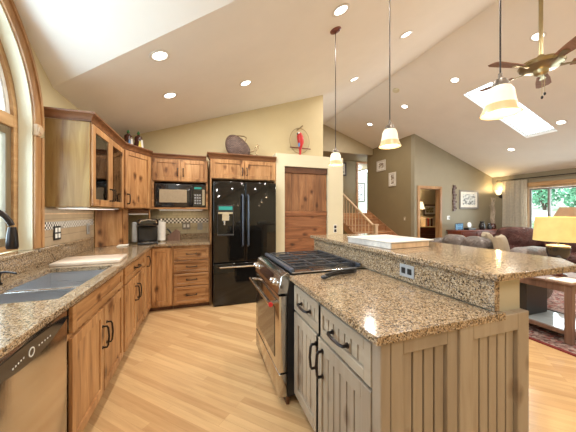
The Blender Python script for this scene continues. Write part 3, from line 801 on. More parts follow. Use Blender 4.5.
b = B().prism([(XL + .01, UY1 + .02, UZ1), (UXF - .01, UY1 + .01, UZ1), (-.67, 4.085, UZ1), (-.67, YK - .01, UZ1), (XL + .01, YK - .01, UZ1)], (0, 0, .06)); part('top_board', b, M['crown'], t)
# appliance garage below it
A1, A2 = Vector((XL + .014, 3.70, 0)), Vector((-.68, 4.12, 0))
gu = (A2 - A1).normalized(); gn = Vector((gu.y, -gu.x, 0)); gw = (A2 - A1).length
t = thing('appliance_garage', 'alder corner appliance garage standing on the granite counter', 'cabinet', (-1.0, 4.1, .915))
part('side_panel', B().obox(A1, gu, gn, 0, gw * .46, .9155, 1.388, -.02, 0, .002), M['alder'], t)
part('post', B().obox(A1, gu, gn, gw * .46, gw * .56, .9155, 1.388, -.02, .012, .003), M['alder'], t)
part('post', B().obox(A1, gu, gn, gw * .975, gw, .9155, 1.388, -.02, .012, .003), M['alder'], t)
rd = B()
for k in range(5): rd.obox(A1, gu, gn, gw * .56, gw * .975, 1.325 + .0125 * k, 1.3365 + .0125 * k, -.014, -.002, .002)
part('roll_door', rd, M['crown'], t); part('door_pull', B().obox(A1, gu, gn, gw * .57, gw * .965, 1.308, 1.3245, -.012, .004, .003), M['white'], t)

# microwave wall cabinet
t = thing('microwave_cabinet', 'upper alder cabinet with two doors above the microwave niche', 'cabinet', (-.27, 4.3, UZ0))
mx0, mx1, my = -.655, .115, 4.10
b = B()
b.box(mx0, mx1, my, YK - .002, 1.79, UZ1); b.box(mx0, mx0 + .03, my, YK - .002, UZ0, 1.79); b.box(mx1 - .03, mx1, my, YK - .002, UZ0, 1.79)
b.box(mx0 + .03, mx1 - .03, my, YK - .002, UZ0, UZ0 + .025); b.box(mx0 + .03, mx1 - .03, YK - .012, YK - .002, UZ0 + .025, 1.79)
part('body', b, M['alder_x'], t)
for xx, hx in ((mx0 + .015, -.31), (-.265, -.235)):
    d = part('door', front((xx, my, 1.80), UX, NY, .37, .315, .055), M['alder'], t); pull(d, (hx, my - .02, 1.93), ZV, NY, .11)
b = B(); crown_run(b, [(mx0, my - .002, 0), (.092, my - .002, 0)], [(.1, -1, 0), (0, -1, 0)], h=.06, flare=.035); part('crown', b, M['crown'], t)
# microwave
t = thing('microwave', 'black microwave oven built into the alder niche', 'microwave', (-.27, 4.3, UZ0 + .025))
x0, x1, z0, z1 = mx0 + .04, mx1 - .035, UZ0 + .0255, 1.765
part('housing', B().box(x0, x1, my + .01, YK - .03, z0, z1, .004), M['black'], t)
dd = part('door', B().box(x0 + .005, x0 + .51, my - .012, my + .009, z0 + .008, z1 - .008, .006, 2), M['blackgloss'], t)
part('window', B().box(x0 + .06, x0 + .43, my - .0145, my - .0121, z0 + .07, z1 - .09, .001), M['tanfabric'], dd)  # tan colour stands for what the door glass reflects
part('handle', B().tube([(x0 + .485, my - .012, z0 + .04), (x0 + .485, my - .035, z0 + .06), (x0 + .485, my - .035, z1 - .07), (x0 + .485, my - .012, z1 - .05)], .008, 8), M['black'], dd)
cpn = part('control_panel', B().box(x0 + .515, x1 - .004, my - .012, my + .009, z0 + .008, z1 - .008, .004), M['blackgloss'], t)
part('display', B().box(x0 + .535, x1 - .06, my - .0135, my - .0121, z1 - .075, z1 - .045), M['teal'], cpn)
for r in range(4):
    for c in range(3): part('button', B().box(x0 + .535 + .034 * c, x0 + .56 + .034 * c, my - .0135, my - .0121, z0 + .05 + .04 * r, z0 + .075 + .04 * r, .001), M['grey'], cpn)
part('door_button', B().box(x1 - .05, x1 - .01, my - .016, my - .0121, z0 + .03, z1 - .08, .003), M['steel'], cpn)

# fridge surround + cabinet above
t = thing('refrigerator_cabinet', 'alder cabinet with two doors above the black refrigerator', 'cabinet', (.63, 4.2, 1.8))
fx0, fx1, fy = .14, 1.128, 3.87
b = B().box(fx0, fx1, fy, YK - .002, 1.83, UZ1); b.box(fx0, fx0 + .018, fy, YK - .002, .001, 1.83); b.box(fx1 - .018, fx1, fy, YK - .002, .001, 1.83)
part('body', b, M['alder'], t)
for xx, hx in ((fx0 + .012, .60), (.637, .668)):
    d = part('door', front((xx, fy, 1.84), UX, NY, .478, .275, .055), M['alder'], t); pull(d, (hx, fy - .02, 1.95), ZV, NY, .11)
b = B(); crown_run(b, [(fx0, my, 0), (fx0, fy - .002, 0), (fx1, fy - .002, 0)], [(-1, 0, 0), (-1, -1, 0), (0, -1, 0)], h=.075, flare=.045); part('crown', b, M['crown'], t)
part('top_board', B().box(fx0 + .005, fx1 - .005, fy + .005, YK - .01, UZ1 + .001, UZ1 + .07), M['crown'], t)

# refrigerator
t = thing('refrigerator', 'black french door refrigerator with ice dispenser and bottom freezer', 'refrigerator', (.64, 4.1, 0))
x0, x1, y = .175, 1.095, 3.745
part('body', B().box(x0 + .003, x1 - .003, y + .075, YK - .03, .012, 1.775, .004), M['black'], t)
xm = .625
dl = part('door', B().box(x0, xm - .003, y, y + .07, .625, 1.785, .012, 3), M['fridge'], t, 'black door with water dispenser')
dr = part('door', B().box(xm + .003, x1, y, y + .07, .625, 1.785, .012, 3), M['fridge'], t)
dz = part('freezer_drawer', B().box(x0, x1, y, y + .07, .02, .612, .012, 3), M['fridge'], t)
for dd, hx in ((dl, xm - .04), (dr, xm + .04)):
    part('handle', B().tube([(hx, y, .85), (hx, y - .05, .87), (hx, y - .052, 1.2), (hx, y - .05, 1.58), (hx, y, 1.60)], .013, 10), M['bluesteel'], dd)
part('handle', B().tube([(x0 + .07, y, .565), (x0 + .09, y - .05, .565), (.63, y - .055, .565), (x1 - .09, y - .05, .565), (x1 - .07, y, .565)], .013, 10), M['steel'], dz)
# dispenser set into the left door
dp = part('dispenser', B(), M['black'], dl)
b = B(); q0, q1 = x0 + .055, x0 + .285
b.box(q0, q1, y - .012, y - .0005, 1.345, 1.445, .004); b.box(q0, q0 + .012, y - .012, y - .0005, 1.03, 1.345); b.box(q1 - .012, q1, y - .012, y - .0005, 1.03, 1.345); b.box(q0, q1, y - .03, y - .0005, 1.005, 1.03, .003)
bpy.data.objects.remove(dp)
dp = part('dispenser', b, M['black'], dl)
bpart = B().box(q0 + .012, q1 - .012, y - .004, y - .0005, 1.318, 1.3445); bpart.box(q0 + .065, q1 - .065, y - .02, y - .0005, 1.22, 1.318, .004); bpart.cyl((q0 + .1, y - .012, 1.16), (q0 + .1, y - .012, 1.22), .014)
part('toe_grille', B().box(x0 + .02, x1 - .02, y + .03, y + .072, .002, .0185), M['black'], t)
bp = finish('nozzle', bpart, M['chrome'], ORG[dp]); bp.parent = dp
bp['label'] = 'chrome dispenser nozzle'
b = B().box(q0 + .02, q1 - .02, y - .0135, y - .0121, 1.375, 1.425)
bp = finish('display', b, M['teal'], ORG[dp]); bp.parent = dp

# ---------------------------------------------------------------- pantry box with rustic door
b = B()
PX0, PX1, PY, PZ = 1.131, 2.335, 3.87, 2.275
OX0, OX1, OZ = 1.275, 2.05, 2.08
b.box(PX0, OX0, PY, YK - .001, 0, PZ); b.box(OX1, PX1, PY, YK - .001, 0, PZ); b.box(OX0, OX1, PY, YK - .001, OZ, PZ); b.box(OX0, OX1, PY + .3, YK - .001, 0, OZ)
struct('wall_pantry', b, M['cream'], smooth=False)
t = thing('pantry_door', 'rustic knotty plank pantry door in the cream surround', 'door', ((OX0 + OX1) / 2, PY + .06, 0))
dy = PY + .05
b = B(); pw = (OX1 - OX0 - .012) / 6
for k in range(6): b.box(OX0 + .006 + pw * k + .0015, OX0 + .006 + pw * (k + 1) - .0015, dy, dy + .03, 1.36, OZ - .10, .003)
part('upper_planks', b, M['rustic_v'], t)
b = B()
for k in range(7): b.box(OX0 + .006, OX1 - .006, dy, dy + .03, .012 + .181 * k, .19 + .181 * k, .003)
part('lower_planks', b, M['rustic_h'], t)
part('rail', B().box(OX0 + .006, OX1 - .006, dy - .012, dy + .035, 1.281, 1.359, .004), M['rustic_h'], t)
part('header', B().box(OX0 + .003, OX1 - .003, dy - .02, dy + .035, OZ - .099, OZ - .003, .004), M['toe'], t)
outlet('black switch plate with two rockers on the cream pantry post', (2.18, PY - .0005, 1.06), UX, NY, .06, .14, 'white', [(0, .032, .045, .05), (0, -.032, .045, .05)], 'black', 'light switch', 'light_switch')

# ================================================================ ISLAND
IX, IY0, IY1 = .60, .75, 1.635
t = thing('island_cabinet', 'distressed taupe island with beadboard doors, end panels and two drawers', 'kitchen island', (1.0, 1.1, 0))
b = B(); b.box(IX + .02, 1.195, IY0 + .02, IY1, .1, .883)
b.box(1.1955, 1.2325, IY0 + .02, IY1, .1, .883)
part('body', b, M['island'], t)
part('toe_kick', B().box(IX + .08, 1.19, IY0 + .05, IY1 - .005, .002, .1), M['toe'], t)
struct('wall_bar', B().box(1.2331, 1.395, IY0 + .02, 2.60, .001, 1.0535), M['barwall'])
n = NX
O0 = Vector((IX + .02, IY0 + .045, 0)); 
for yy, ww in ((IY0 + .05, .445), (1.215, .405)):
    d = part('drawer', front((IX + .02, yy, .69), UY, n, ww, .165, .045, bead=.05), M['island_y'], t); backing(d); pull(d, (IX, yy + ww / 2, .772), UY, n, .13, .0075)
for yy, ww, hy in ((IY0 + .05, .475, 1.195), (1.245, .375, 1.275)):
    d = part('door', front((IX + .02, yy, .125), UY, n, ww, .55, .065, bead=.06), M['island'], t); backing(d); pull(d, (IX, hy, .56), ZV, n, .13, .0075)
part('corner_stile', B().box(IX + .001, IX + .045, IY0 - .004, IY0 + .045, .002, .883, .003), M['island'], t)
d = part('end_panel', front((IX + .046, IY0 + .0199, .01), UX, NY, .325, .873, .055, t=.026, rec=.014, bead=.055), M['island'], t); backing(d)
d = part('end_panel', front((.972, IY0 + .0199, .01), UX, NY, .425, .893, .075, t=.035, rec=.016, bead=.055), M['island'], t); backing(d)
t = thing('island_countertop', 'lower speckled granite island countertop beside the range', 'countertop', (.9, 1.1, .885))
part('slab', B().prism([(IX - .025, IY0 - .018, .8851), (1.235, IY0 - .018, .8851), (1.235, IY0 + .018, .8851), (1.2325, IY0 + .0185, .8851), (1.2325, IY0 + .019, .8851), (1.19, IY0 + .019, .8851), (1.19, IY1, .8851), (IX - .025, IY1, .8851)], (0, 0, .0299)), M['granite'], t)
part('upstand', B().box(1.20, 1.2325, IY0 + .003, 2.60, .9155, 1.0535, .002), M['granite'], t)
t = thing('bar_countertop', 'raised speckled granite bar top with clipped corner', 'countertop', (1.5, 1.6, 1.054))
part('slab', B().prism([(1.17, .722, 1.0541), (1.76, .722, 1.0541), (1.93, .86, 1.0541), (1.94, 2.64, 1.0541), (1.17, 2.64, 1.0541)], (0, 0, .031), .004), M['granite'], t)
outlet('grey outlet with two black sockets on the granite bar upstand', (1.1995, 1.245, .985), UY, NX, .115, .075, 'grey', [(-.024, 0, .032, .036), (.024, 0, .032, .036)], 'black')

# range
t = thing('range', 'stainless steel slide-in gas range with black grates and red badge', 'range', (.85, 2.06, 0))
ry0, ry1, rx = 1.68, 2.44, .50
part('body', B().box(rx + .075, 1.18, ry0 + .003, ry1 - .003, .06, .898), M['black'], t)
part('toe_panel', B().box(rx + .07, rx + .09, ry0 + .01, ry1 - .01, .003, .059), M['toe'], t)
od = part('oven_door', B().box(rx + .012, rx + .07, ry0, ry1, .235, .765, .006, 2), M['steel'], t)
part('window', B().box(rx + .0085, rx + .0119, ry0 + .10, ry1 - .10, .30, .66, .002), M['ovenglass'], od)
part('handle', B().tube([(rx + .012, ry0 + .05, .715), (rx - .045, ry0 + .05, .715)], .011, 8).tube([(rx + .012, ry1 - .05, .715), (rx - .045, ry1 - .05, .715)], .011, 8).tube([(rx - .045, ry0 + .015, .715), (rx - .045, ry1 - .015, .715)], .0145, 12), M['steel'], od)
part('badge', B().cyl((rx - .045, ry0 + .003, .715), (rx - .045, ry0 + .0148, .715), .016, None, 16), M['redbadge'], od)
part('drawer', B().box(rx + .012, rx + .07, ry0, ry1, .065, .225, .006, 2), M['steel'], t)
# slanted control panel
cpo = part('control_panel', B().prism([(rx + .004, ry0, .78), (rx + .074, ry0, .78), (rx + .10, ry0, .905), (rx + .075, ry0, .925), (rx + .03, ry0, .90)], (0, ry1 - ry0, 0), .003), M['steel'], t)
sl = Vector((-.1, 0, .0)); fn = Vector((-.977, 0, .21)).normalized()
def onp(y, s): return Vector((rx + .004 + .026 * s, y, .78 + .12 * s))
part('display', B().hexa([onp(1.86, .25) + fn * .0005, onp(2.27, .25) + fn * .0005, onp(2.27, .25) + fn * .003, onp(1.86, .25) + fn * .003, onp(1.86, .85) + fn * .0005, onp(2.27, .85) + fn * .0005, onp(2.27, .85) + fn * .003, onp(1.86, .85) + fn * .003]), M['blackgloss'], cpo)
for yk in (1.735, 1.81, 2.32, 2.39):
    c = onp(yk, .55)
    part('knob', B().lathe([(0, .001), (.024, .001), (.024, .006), (.019, .008), (.018, .034), (.014, .038), (0, .038)], c, 18, fn), M['chrome'], cpo)
ct = part('cooktop', B().box(rx + .102, 1.183, ry0 - .012, ry1 + .012, .9155, .925, .003), M['steel'], t)
for bx, by, r in ((.74, 1.86, .045), (.74, 2.26, .05), (1.02, 1.86, .04), (1.02, 2.26, .045), (.88, 2.06, .055)):
    part('burner', B().lathe([(0, .0005), (r * 1.3, .0005), (r * 1.3, .006), (r, .008), (r, .016), (0, .018)], (bx, by, .925), 20), M['iron'], ct)
gz = .952
for k, (g0_, g1_) in enumerate(((1.735, 1.955), (1.965, 2.165), (2.175, 2.395))):
    b = B(); xa, xb = .64, 1.15
    for yy in (g0_ + .008, g1_ - .008): b.box(xa, xb, yy - .0055, yy + .0055, gz - .012, gz, .002)
    for xx in (xa, xa + .17, xa + .34, xb): b.box(xx - .0055, xx + .0055, g0_ + .001, g1_ - .001, gz - .012, gz, .002)
    ym = (g0_ + g1_) / 2; b.box(xa, xb, ym - .006, ym + .006, gz - .01, gz + .001, .002)
    for xx in (xa + .004, xb - .004):
        for yy in (g0_ + .01, g1_ - .01): b.box(xx - .007, xx + .007, yy - .007, yy + .007, .9255, gz - .012)
    part('grate', b, M['iron'], ct)
part('grate_rail', B().box(.595, .628, 1.69, 2.43, .9255, .948, .005), M['bluesteel'], ct)
part('grate_rail', B().box(1.158, 1.18, 1.69, 2.43, .9255, .95, .004), M['bluesteel'], ct)

# black utensil
t = thing('kitchen_utensil', 'black handheld kitchen utensil lying on the island counter', 'utensil', (.90, 1.535, .915))
b = B(); b.tube([(.755, 1.47, .926), (.81, 1.50, .932), (.89, 1.525, .934), (.96, 1.535, .932), (1.02, 1.545, .93)], .01, 10, [.008, .012, .013, .012, .011]); part('handle', b, M['black'], t)
b = B(); b.tube([(.76, 1.475, .943), (.83, 1.475, .958), (.91, 1.50, .959), (1.01, 1.542, .95)], .008, 10, [.007, .009, .010, .010]); part('handle', b, M['black'], t)
part('head', B().ball((.75, 1.47, .931), .018, (1.3, 1, .75)), M['iron'], t)
part('gear', B().cyl((1.02, 1.546, .925), (1.02, 1.546, .955), .018, None, 14), M['iron'], t)
# whitewashed box on the bar
t = thing('serving_box', 'low whitewashed wooden box with tan end lying on the bar', 'box', (1.43, 1.70, 1.085))
R = Matrix.Translation((1.43, 1.71, 0)) @ Matrix.Rotation(math.radians(6), 4, 'Z')
M['whitewash'] = wood('whitewashed_wood', (.42, .42, .42), (.60, .59, .57), (.72, .71, .68), 'x', knots=False, rough=.5)
b = B().box(-.20, .20, -.235, .235, 1.0856, 1.126, .003); b.xf(R); part('tray', b, M['whitewash'], t)
b = B().box(-.19, .19, -.2395, -.2355, 1.0866, 1.1245, .001); b.xf(R); part('end_board', b, M['maple'], t, 'tan end board')
b = B(); b.box(-.205, .245, -.245, .24, 1.1265, 1.136, .003); b.xf(R); part('lid', b, M['whitewash'], t)

# ================================================================ COUNTER ITEMS
t = thing('coffee_maker', 'black single-cup coffee maker in front of the corner appliance garage', 'coffee maker', (-.675, 3.93, .915))
cx, cy = -.675, 3.93
q = Matrix.Translation((cx, cy, 0)) @ Matrix.Rotation(math.radians(12), 4, 'Z') @ Matrix.Diagonal((1.42, 1.1, 1, 1))
b = B(); b.box(-.085, .085, -.14, .12, .9156, .945, .012, 3); b.xf(q); part('drip_base', b, M['black'], t)
b = B(); b.box(-.085, .085, 0, .12, .9455, 1.15, .012, 3); b.xf(q); part('column', b, M['black'], t)
b = B(); b.box(-.088, .088, -.13, .122, 1.1505, 1.255, .03, 4); b.xf(q); part('brew_head', b, M['blackgloss'], t)
b = B(); b.tube([(-.07, -.135, 1.20), (-.06, -.15, 1.235), (0, -.155, 1.245), (.06, -.15, 1.235), (.07, -.135, 1.20)], .008, 8); b.xf(q); part('handle', b, M['chrome'], t)
b = B(); b.box(-.13, -.0885, -.03, .10, .9456, 1.21, .012, 3); b.xf(q); part('water_tank', b, M['grey'], t)
b = B(); b.cyl((0, -.07, .9455), (0, -.07, .951), .055); b.xf(q); part('drip_tray', b, M['chrome'], t)
t = thing('paper_towel_roll', 'upright white paper towel roll beside the coffee maker', 'paper towels', (-.545, 4.2, .915))
cx, cy = -.545, 4.2
part('stand', B().lathe([(0, .0005), (.075, .0005), (.075, .012), (.01, .016), (.008, .31), (.014, .32), (0, .33)], (cx, cy, .915), 20), M['chrome'], t)
part('roll', B().lathe([(.02, .018), (.06, .018), (.06, .285), (.02, .285), (.02, .018)], (cx, cy, .915), 28), M['paper'], t)
t = thing('knife_block', 'small wooden knife block with black handles beside the paper towels', 'knife block', (-.42, 4.22, .915))
q = Matrix.Translation((-.385, 4.24, .9156)) @ Matrix.Rotation(math.radians(90), 4, 'Z')
b = B(); b.prism([(-.05, -.10, 0), (-.05, .07, 0), (-.05, .07, .07), (-.05, -.04, .17), (-.05, -.10, .13)], (.10, 0, 0)); b.xf(q); part('block', b, M['tablewood'], t)
for k in range(3):
    b = B(); xx = -.03 + .03 * k; b.tube([(xx, .028, .11), (xx, .06, .155), (xx, .085, .18)], .009, 8); b.xf(q); part('knife_handle', b, M['black'], t)
t = thing('napkin_stack', 'small pale folded napkins lying left of the coffee maker', 'napkins', (-.92, 3.74, .915))
b = B()
for k in range(3): b.box(-.98 + .006 * k, -.87 + .004 * k, 3.68, 3.79 - .005 * k, .9157 + .006 * k, .921 + .006 * k, .002)
part('sheets', b, M['paper'], t)

# decorations above cabinets
b0 = None
for (x, y, mm, lab) in ((-.945, 4.09, 'blue', 'brown ceramic bottle figure with blue front on the corner cabinet'), (-.825, 4.12, 'yellow', 'brown ceramic bottle figure with yellow front on the corner cabinet')):
    zt = UZ1 + .0605; t = thing('bottle_figurine', lab, 'figurine', (x, y, zt), 'bottle figures on the corner cabinet')
    part('bottle', B().lathe([(0, .001), (.050, .001), (.057, .02), (.055, .11), (.045, .15), (.05, .18), (.045, .215), (.02, .235), (.012, .25), (0, .25)], (x, y, zt), 20), M['brownglaze'], t)
    part('stopper', B().lathe([(0, .2505), (.010, .2505), (.02, .262), (.012, .285), (0, .30)], (x, y, zt), 10), M['green'], t)
    n_ = Vector((.62, -.78, 0)); u_ = Vector((.78, .62, 0))
    part('apron', B().prism([Vector((x, y, zt + .01)) + u_ * a + n_ * .059 + ZV * h for a, h in ((-.04, 0), (.02, 0), (-.005, .14), (-.02, .14))], n_ * .006), M[mm], t)
    part('bib', B().prism([Vector((x, y, zt + .01)) + u_ * a + n_ * .050 + ZV * h for a, h in ((.008, .03), (.042, .02), (.03, .16), (.004, .16))], n_ * .010), M['white'], t)
# basket-weave fish
fz = UZ1 + .071
t = thing('fish_sculpture', 'dark woven fish sculpture standing above the refrigerator', 'sculpture', (.60, 4.2, fz))
b = B(); b.ball((.585, 4.2, fz + .19), .2, (1.02, .35, .93), 28)
for v in b.bm.verts:
    k = (v.co.x - .585) / .2
    v.co.z = fz + .185 + (v.co.z - fz - .185) * (1 - .22 * k) - .045 * k
    v.co.z = max(v.co.z, fz + .012)
part('fish_body', b, M['fishskin'], t)
b = B(); b.tube([(.78, 4.2, fz + .13), (.85, 4.2, fz + .16), (.91, 4.2, fz + .27), (.93, 4.2, fz + .26), (.88, 4.2, fz + .12), (.94, 4.2, fz + .02), (.91, 4.2, fz + .012), (.84, 4.2, fz + .08), (.78, 4.2, fz + .10)], .012, 8); part('tail_fin', b, M['wire'], t)
b = B(); b.tube([(.52, 4.2, fz + .35), (.58, 4.2, fz + .385), (.68, 4.2, fz + .385), (.72, 4.2, fz + .36), (.70, 4.2, fz + .30)], .010, 8); part('dorsal_fin', b, M['wire'], t)
b = B(); b.tube([(.50, 4.2, fz + .03), (.48, 4.2, fz + .006), (.66, 4.2, fz + .006), (.68, 4.2, fz + .03)], .006, 8); part('stand', b, M['wire'], t)
# red parrot on a hoop
t = thing('parrot_ornament', 'red parrot ornament perched in a wire hoop on the kitchen wall', 'ornament', (1.75, 4.44, 2.4))
cx, cy, cz, rr = 1.755, 4.44, 2.67, .195
part('hoop', B().tube([(cx + rr * math.cos(2 * PI * k / 40 + PI / 2), cy, cz + 1.2 * rr * math.sin(2 * PI * k / 40 + PI / 2)) for k in range(41)], .005, 6), M['wire'], t)
part('perch', B().tube([(cx - .19, cy, cz - .13), (cx + .22, cy, cz - .135)], .011, 8), M['darkwood'], t)
part('hanger', B().tube([(cx - .05, cy + .02, cz + .20), (cx + .01, cy, cz + .24), (cx + .06, cy, cz + .29)], .012, 8).tube([(cx, cy, cz + .235), (cx, YK - .002, cz + .235)], .004, 6), M['wire'], t)
b = B(); b.tube([(cx + .0, cy - .02, cz - .33), (cx + .005, cy - .02, cz - .16), (cx + .01, cy - .025, cz - .04), (cx + .0, cy - .03, cz + .06), (cx - .02, cy - .035, cz + .12), (cx - .03, cy - .04, cz + .155)], .05, 14, [.012, .026, .055, .06, .045, .018]); part('bird_body', b, M['red'], t)
part('face_patch', B().ball((cx - .035, cy - .055, cz + .125), .024, (1, .9, 1)), M['white'], t); part('beak', B().ball((cx - .062, cy - .055, cz + .11), .016, (1, .7, 1.4)), M['black'], t)
part('wing', B().ball((cx + .045, cy - .04, cz + .0), .03, (.6, .9, 3.0)), M['red'], t); part('wing', B().ball((cx - .035, cy - .06, cz - .09), .025, (.8, .8, 1.7)), M['blue'], t, 'blue wing feathers')

# ================================================================ LIGHT FIXTURES
SL_N = {'l': Vector((.341, 0, -1)).normalized(), 'r': Vector((-.341, 0, -1)).normalized()}
lab = {(-.34, 2.53): 'recessed ceiling light nearest the arched window, near the dormer edge', (-.34, 3.35): 'recessed ceiling light above the corner wall cabinet',
       (.57, 3.38): 'recessed ceiling light above the refrigerator and fish', (1.285, 2.17): 'recessed ceiling light next to the far pendant canopy', (2.65, 4.0): 'small recessed ceiling light right of the far pendant cord',
       (2.65, 2.77): 'recessed ceiling light right of the middle pendant cord', (4.55, 4.8): 'recessed ceiling light beside the smoke detector', (4.55, 6.1): 'recessed ceiling light above the stairs',
       (4.54, 3.54): 'recessed ceiling light between the smoke detector and the skylight', (4.53, 2.28): 'recessed ceiling light behind the ceiling fan rod', (7.29, 4.2): 'recessed ceiling light beyond the skylight, above the sliding door curtain',
       (6.68, 3.0): 'recessed ceiling light at the lower corner of the skylight'}
fill_rear = [(-.34, .2), (1.29, .6), (2.65, .9), (4.54, .6), (6.7, .6), (-.34, -1.2), (1.29, -1.2), (2.65, -1.2), (4.54, -1.2), (6.7, -1.2)]  # unseen lights added behind the camera to fill the room
protos = {}
for (x, y) in list(lab) + fill_rear:
    side = 'l' if x < XRG else 'r'; z = LS(x) if side == 'l' else RS(x); nn = SL_N[side]; p = Vector((x, y, z))
    text = lab.get((x, y))
    if text is None:
        text = f'unseen ceiling fill light added behind the camera, {"kitchen" if x < XRG else "living room"} side'
    if side not in protos:
        t = thing('recessed_light', text, 'ceiling light', p, 'recessed ceiling lights'); protos[side] = t
        part('trim_ring', B().lathe([(.062, -.001), (.088, .0005), (.09, .005), (.08, .009), (.064, .006), (.062, -.001)], p, 28, nn), M['trimring'], t)
        part('lens', B().lathe([(0, .0015), (.0615, .002), (.0615, .0005), (0, .0005)], p, 24, nn), M['bulb'], t)
    else: dup(protos[side], p, text)
    lamp('recessed_lamp', 'AREA', p + nn * .02, DOWN_W * (1.7 if x > 4 else 1), (1, .94, .86), .12, nn)
t = thing('smoke_detector', 'round beige smoke detector on the living room ceiling slope', 'smoke detector', (4.04, 4.51, RS(4.04)))
part('case', B().lathe([(0, .001), (.07, .001), (.07, .02), (.055, .032), (0, .034)], (4.04, 4.51, RS(4.04)), 24, SL_N['r']), M['cream'], t)

pend = None
for x, y, text in ((1.40, 2.475, 'frosted bell pendant lamp over the far end of the bar'), (1.40, 1.63, 'frosted bell pendant lamp over the middle of the bar'), (1.395, .85, 'frosted bell pendant lamp over the near end of the bar')):
    zc = LS(x); zb = 1.855 if y > 1 else 1.825
    if pend is None:
        t = pend = thing('pendant_lamp', text, 'pendant lamp', (x, y, zb), 'pendants over the bar')
        part('canopy', B().lathe([(0, .001), (.062, .001), (.06, .012), (.03, .026), (0, .028)], (x, y, zc), 24, SL_N['l']), M['darkwood'], t)
        part('cord', B().tube([(x, y, zb + .19), (x, y, zc - .02)], .004, 8), M['bronze'], t)
        part('cap', B().lathe([(.0, .20), (.009, .20), (.011, .175), (.024, .17), (.034, .150), (.036, .137), (0, .137)], (x, y, zb), 20), M['nickel'], t)
        pr = [(.032, .1365), (.044, .130), (.054, .110), (.058, .085), (.061, .062), (.066, .045)]
        part('glass_shade', B().lathe(pr + [(r - .004, z) for r, z in pr[::-1]], (x, y, zb), 28), M['shade'], t)
        pr = [(.0662, .0448), (.073, .024), (.080, .008), (.084, .001)]
        part('shade_rim', B().lathe(pr + [(r - .004, z) for r, z in pr[::-1]], (x, y, zb), 28), M['shaderim'], t)
        part('bulb', B().ball((x, y, zb + .085), .024), M['pendbulb'], t)
    else: dup(pend, (x, y, zb), text)  # same cord length; the canopy of the nearest lies above the frame
    lamp('pendant_light', 'POINT', (x, y, zb + .03), PEND_W, (1, .82, .58), .03)

t = thing('under_cabinet_light', 'slim white light strip under the glass door cabinet', 'light strip', (-1.06, 3.15, UZ0 - .02))
part('housing', B().box(-1.16, -.93, 2.70, 3.60, UZ0 - .014, UZ0 - .001, .003), M['white'], t)
part('lens', B().box(-1.15, -.97, 2.72, 3.58, UZ0 - .017, UZ0 - .0145), M['striplens'], t)
l = lamp('under_cabinet_lamp', 'AREA', (-1.06, 3.15, UZ0 - .02), UNDER_W * 1.6, (1, .86, .62), .1, (0, 0, -1)); l.data.shape = 'RECTANGLE'; l.data.size = .15; l.data.size_y = .85
t = thing('under_cabinet_light', 'slim light strip under the microwave cabinet', 'light strip', (-.27, 4.33, UZ0 - .02))
part('housing', B().box(-.6, .05, 4.27, 4.35, UZ0 - .014, UZ0 - .001, .003), M['white'], t)
part('lens', B().box(-.58, .03, 4.28, 4.34, UZ0 - .017, UZ0 - .0145), M['striplens'], t)
l = lamp('under_cabinet_lamp', 'AREA', (-.27, 4.34, UZ0 - .02), UNDER_W, (1, .86, .58), .1, (0, 0, -1)); l.data.shape = 'RECTANGLE'; l.data.size = .6; l.data.size_y = .05

# ceiling fan
fx, fyy, fz = 3.70, 1.835, 3.0
t = thing('ceiling_fan', 'brass ceiling fan with brown wooden blades hanging from the ridge', 'ceiling fan', (fx, fyy, fz))
part('canopy', B().lathe([(0, 0), (.07, 0), (.07, -.03), (.03, -.08), (0, -.08)], (fx, fyy, ZRG - .002), 20), M['brass'], t)
part('downrod', B().cyl((fx, fyy, fz + .12), (fx, fyy, ZRG - .07), .02), M['brass'], t)
part('motor_housing', B().lathe([(0, .14), (.03, .14), (.05, .10), (.10, .085), (.19, .055), (.205, .03), (.19, .005), (.10, -.01), (.07, -.03), (.06, -.07), (.03, -.09), (0, -.09)], (fx, fyy, fz), 32), M['brass'], t)
FA0 = 24
for k in range(5):
    a = math.radians(FA0 + 72 * k); q = Matrix.Translation((fx, fyy, fz)) @ Matrix.Rotation(a, 4, 'Z') @ Matrix.Rotation(math.radians(-11), 4, 'X')
    b = B(); b.prism([(.25, -.05, -.004), (.40, -.068, -.004), (.59, -.075, -.004), (.63, -.05, -.004), (.64, 0, -.004), (.63, .05, -.004), (.59, .075, -.004), (.40, .068, -.004), (.25, .05, -.004)], (0, 0, .008), .0015); b.xf(q)
    o = part('blade', b, M['fanwood'], t)
    b = B(); b.prism([(.16, -.022, -.012), (.24, -.012, -.012), (.34, -.035, -.012), (.36, 0, -.012), (.34, .035, -.012), (.24, .012, -.012), (.16, .022, -.012)], (0, 0, .007), .001); b.xf(q); part('blade_bracket', b, M['brass'], o)
for dx, L in ((-.02, .25), (.03, .20)):
    o = part('pull_chain', B().tube([(fx + dx, fyy - .02, fz - .085), (fx + dx, fyy - .02, fz - .09 - L)], .003, 6), M['brass'], t)
    part('pull_knob', B().ball((fx + dx, fyy - .02, fz - .10 - L), .012, (1, 1, 1.6)), M['black'], o)

